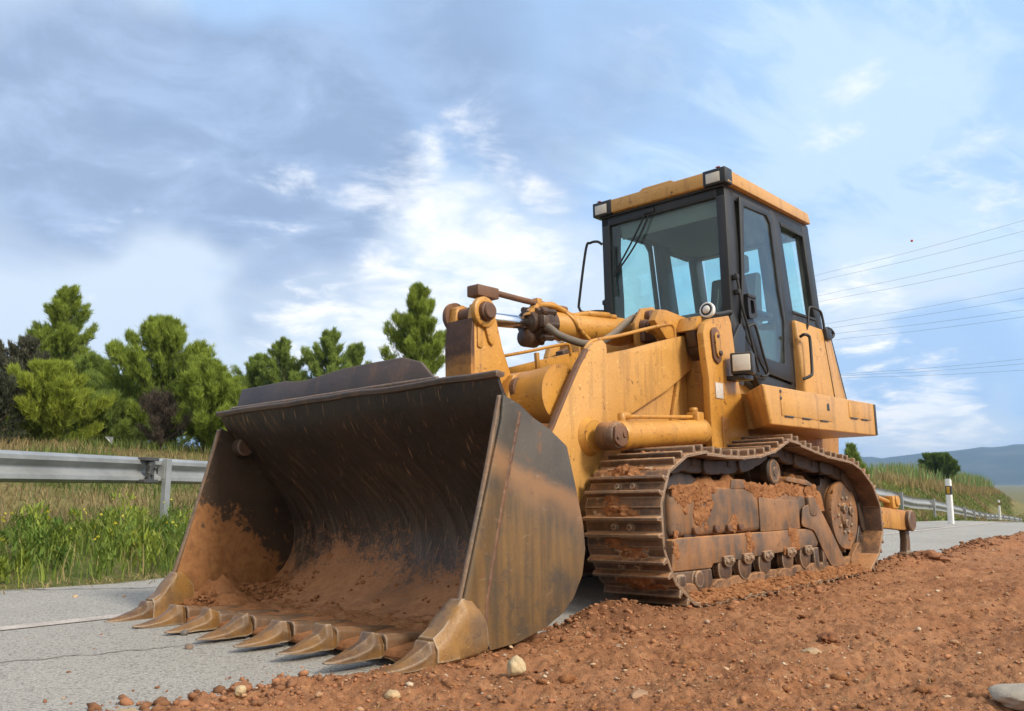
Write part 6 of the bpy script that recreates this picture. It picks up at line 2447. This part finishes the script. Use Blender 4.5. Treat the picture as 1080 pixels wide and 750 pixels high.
# ------------------------------------------------------------------ trees
def tuft_cloud(C_, Dn, Ln, nn_, tint, wid):
    """needle tufts: fans of slim triangles leaving each twig end"""
    n = len(C_)
    d = Dn[:, None, :] + rng.normal(0, .40, (n, nn_, 3))
    d /= np.linalg.norm(d, axis=2, keepdims=True)
    L = (Ln[:, None] * rng.uniform(.6, 1.15, (n, nn_)))[..., None]
    side = np.cross(d, rng.normal(0, 1, (n, nn_, 3)))
    side /= np.linalg.norm(side, axis=2, keepdims=True) + 1e-9
    w_ = wid * rng.uniform(.7, 1.3, (n, nn_, 1))
    b0 = C_[:, None, :] - d * L * .25 + rng.normal(0, .02, (n, nn_, 3))
    mid = b0 + d * L * .55
    V_ = np.stack([b0, mid - side * w_, mid + side * w_, b0 + d * L * 1.25], 2).reshape(-1, 3)
    F_ = np.array([[0, 1, 3, 2]]) + (np.arange(n * nn_) * 4)[:, None]
    T_ = np.repeat(np.repeat(tint[:, None, :], nn_, 1) * rng.uniform(.8, 1.2, (n, nn_, 1)), 4, 1).reshape(-1, 3)
    return V_, F_, T_


def make_tree(name, label, cat, group, x, y, h, wid, seed, tones, pointy=.5, skirt=.0, tufts=2300, wood=False, needle=.22, nn_=9, nwid=.016):
    r = np.random.default_rng(seed)
    z0 = gz(x, y) - .05
    rt = empty(name, (x, y, z0), label, cat, group)
    # limbs in whorls, each limb with side twigs carrying tufts
    C_, Dn, shade = [], [], []
    tb = BM()
    lean = r.normal(0, .04, 2)
    trunk = [(lean[0] * h * t_ + .04 * h * .15 * math.sin(t_ * 7 + seed), lean[1] * h * t_, h * .93 * t_) for t_ in np.linspace(0, 1, 9)]
    tr = .030 * h
    tube(tb, trunk, [tr * (1 - .88 * t_) for t_ in np.linspace(0, 1, 30)], 8, 4)
    nl = int(30 + h * 5)
    for k in range(nl):
        t_ = skirt + (1 - skirt) * ((k + r.random()) / nl) ** .85
        t_ = min(t_, .985)
        base = Vector((lean[0] * h * t_, lean[1] * h * t_, h * .93 * t_))
        prof = (1 - t_) ** (.55 + .5 * pointy) * (.55 + .45 * min(1, t_ / .22))
        L = wid * (prof + .10) * (r.uniform(.62, 1.12) if k % 5 else r.uniform(1.0, 1.28))
        a_ = k * 2.4 + r.normal(0, .5)
        up = .45 + 1.25 * t_ + r.normal(0, .25)
        dirv = Vector((math.cos(a_), math.sin(a_), up)).normalized()
        tip = base + dirv * L
        tip.z = min(tip.z, h * 1.02)
        midp = base + dirv * L * .5 - Vector((0, 0, .05 * L))
        if L > .3:
            tube(tb, [base, midp, tip], [tr * .35 * (1 - .8 * q) * (1.1 - t_) + .006 for q in np.linspace(0, 1, 8)], 5, 3)
        nt_ = max(6, int(tufts / nl * (L / wid + .25) * 1.25))
        for _ in range(nt_):
            q = r.random() ** .55
            spread = (.08 + .24 * L * (1.05 - .65 * q)) * .55
            p = (base * (1 - q) ** 2 + midp * 2 * q * (1 - q) + tip * q * q) + Vector(r.normal(0, 1, 3).clip(-1.25, 1.25)) * spread * .62
            if p.z < .12:
                continue
            C_.append(p[:])
            dd = (dirv * .55 + Vector((0, 0, .95)) + Vector(r.normal(0, .30, 3)))
            Dn.append(dd.normalized()[:])
            shade.append(q)
    C_, Dn, shade = np.array(C_), np.array(Dn), np.array(shade)
    n = len(C_)
    # tufts tinted brighter towards limb ends, darker near the trunk; whole limbs differ
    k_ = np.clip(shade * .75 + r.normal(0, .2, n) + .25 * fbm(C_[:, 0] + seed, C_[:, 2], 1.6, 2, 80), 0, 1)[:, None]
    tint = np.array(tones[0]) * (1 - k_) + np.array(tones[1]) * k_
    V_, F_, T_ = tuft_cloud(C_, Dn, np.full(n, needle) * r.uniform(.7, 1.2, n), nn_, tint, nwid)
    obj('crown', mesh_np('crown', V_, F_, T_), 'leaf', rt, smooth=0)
    obj('trunk', tb, 'bark', rt, smooth=60)
    return rt


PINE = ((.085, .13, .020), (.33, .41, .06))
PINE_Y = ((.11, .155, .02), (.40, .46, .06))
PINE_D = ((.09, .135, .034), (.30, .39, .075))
OLIVE = ((.055, .055, .032), (.125, .125, .080))
GT = 'pines on the bank behind the left guardrail'
for x, y, h, wd, sd, tn, pt_, sk, nt_, lab in (
        (-17.3, 27.0, 5.15, 1.75, 1, PINE, .5, .05, 2600, 'pine cut off by the left edge of the picture'),
        (-15.4, 29.5, 6.5, 2.1, 2, PINE, .55, .05, 3600, 'tall pointed pine rising behind the greyish shrub'),
        (-16.9, 30.5, 4.9, 1.8, 3, PINE_D, .5, .05, 2400, 'lower pine between the leftmost and the tall pointed one'),
        (-9.7, 24.0, 4.0, 2.15, 4, PINE, .45, .02, 4200, 'broad bushy pine with the fullest crown, left of the bucket'),
        (-11.3, 21.3, 2.15, 1.35, 5, PINE_Y, .35, .0, 2100, 'low bright green young pine in front of the broad bushy one'),
        (-7.6, 21.5, 2.3, 1.15, 6, PINE, .35, .0, 1800, 'small round pine close to the bucket, right of the broad one'),
        (-10.1, 34.0, 4.55, 1.45, 7, PINE_D, .7, .05, 2100, 'slim distant pine, first above the left end of the bucket lip'),
        (-8.6, 33.5, 4.9, 1.35, 8, PINE_D, .7, .05, 2100, 'slim distant pine in the middle above the bucket'),
        (-7.0, 33.5, 5.25, 1.55, 9, PINE_D, .65, .05, 2500, 'tallest distant pine above the middle of the bucket lip'),
        (-2.65, 26.0, 5.45, 1.75, 10, PINE, .38, .05, 3000, 'single pine that stands just left of the tilt lever'),
        (-4.6, 30.0, 3.3, 1.5, 12, PINE_D, .5, .0, 1500, 'low pine mostly hidden behind the spill guard of the bucket'),
        (-10.55, 22.6, 1.5, 1.0, 18, PINE_D, .3, .0, 1300, 'lowest dark bush of pine between the two bright young ones'),
        (-11.7, 25.6, 2.4, 1.4, 19, PINE_D, .35, .0, 1500, 'low dark pine just behind the low bright young one'),
        (-14.2, 35.0, 3.0, 2.0, 14, PINE_D, .35, .0, 1500, 'low dark pine filling the gap behind the broad bushy one'),
        (-18.6, 34.0, 3.2, 2.0, 15, PINE_D, .35, .0, 1500, 'low dark pine far behind the low bright young one'),
        (-9.9, 29.0, 2.7, 1.7, 16, PINE_D, .35, .0, 1500, 'low dark pine behind the small round one at the bucket'),
        (-5.9, 31.5, 4.4, 1.5, 17, PINE_D, .6, .05, 1700, 'distant pine at the right end of the row above the bucket'),
        (-13.0, 26.5, 3.3, 1.5, 13, PINE_D, .5, .0, 1800, 'mid sized dark pine between the tall pointed and the broad one')):
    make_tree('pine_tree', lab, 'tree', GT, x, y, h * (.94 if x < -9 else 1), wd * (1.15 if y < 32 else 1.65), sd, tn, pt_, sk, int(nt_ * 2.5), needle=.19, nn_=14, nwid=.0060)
make_tree('olive_shrub', 'greyish brown twiggy shrub at the left edge below the tall pine', 'shrub', None, -12.9, 22.6, 3.0, 1.7, 20, OLIVE, .3, .0, 3400, needle=.13, nn_=9, nwid=.010)
make_tree('olive_shrub', 'dark low grey shrub at the far left behind the guardrail', 'shrub', None, -12.3, 20.3, 1.7, 1.25, 21, ((.045, .05, .03), (.10, .11, .06)), .3, .0, 2000, needle=.13, nn_=9, nwid=.010)
make_tree('bare_bush', 'bare brown twiggy bush under the broad bushy pine', 'bush', None, -8.6, 21.4, 1.35, 1.0, 22, ((.06, .045, .035), (.12, .095, .07)), .3, .0, 1100, needle=.16, nn_=7, nwid=.006)
# right bank shrubs
make_tree('round_shrub', 'round dark green shrub between the reeds on the right bank', 'shrub', None, 37.4, 76.4, 2.7, 2.1, 35, ((.06, .10, .022), (.16, .24, .045)), .1, .0, 9000, needle=.30, nn_=8, nwid=.035)
SH = ((.075, .12, .028), (.20, .29, .06))
make_tree('young_pine', 'young green pine just behind the rear of the loader', 'tree', None, 13.1, 33.5, 1.75, .6, 31, PINE_D, .5, .0, 1200)

# white scrap caught in the branches
bm = BM()
vs_ = [bm.verts.new(p) for p in ((-.11, 0, .08), (.10, -.02, .07), (.06, .01, -.10), (-.02, .05, .0))]
for f_ in ((0, 1, 3), (1, 2, 3), (2, 0, 3)):
    bm.faces.new([vs_[k] for k in f_])
bmesh.ops.solidify(bm, geom=bm.faces[:], thickness=.006)
ps = obj('plastic_scrap', bm, 'white_plastic', smooth=0, label='small white scrap caught in the branches of the low young pine', cat='litter')
ps.location = (-9.15, 19.75, 1.77)
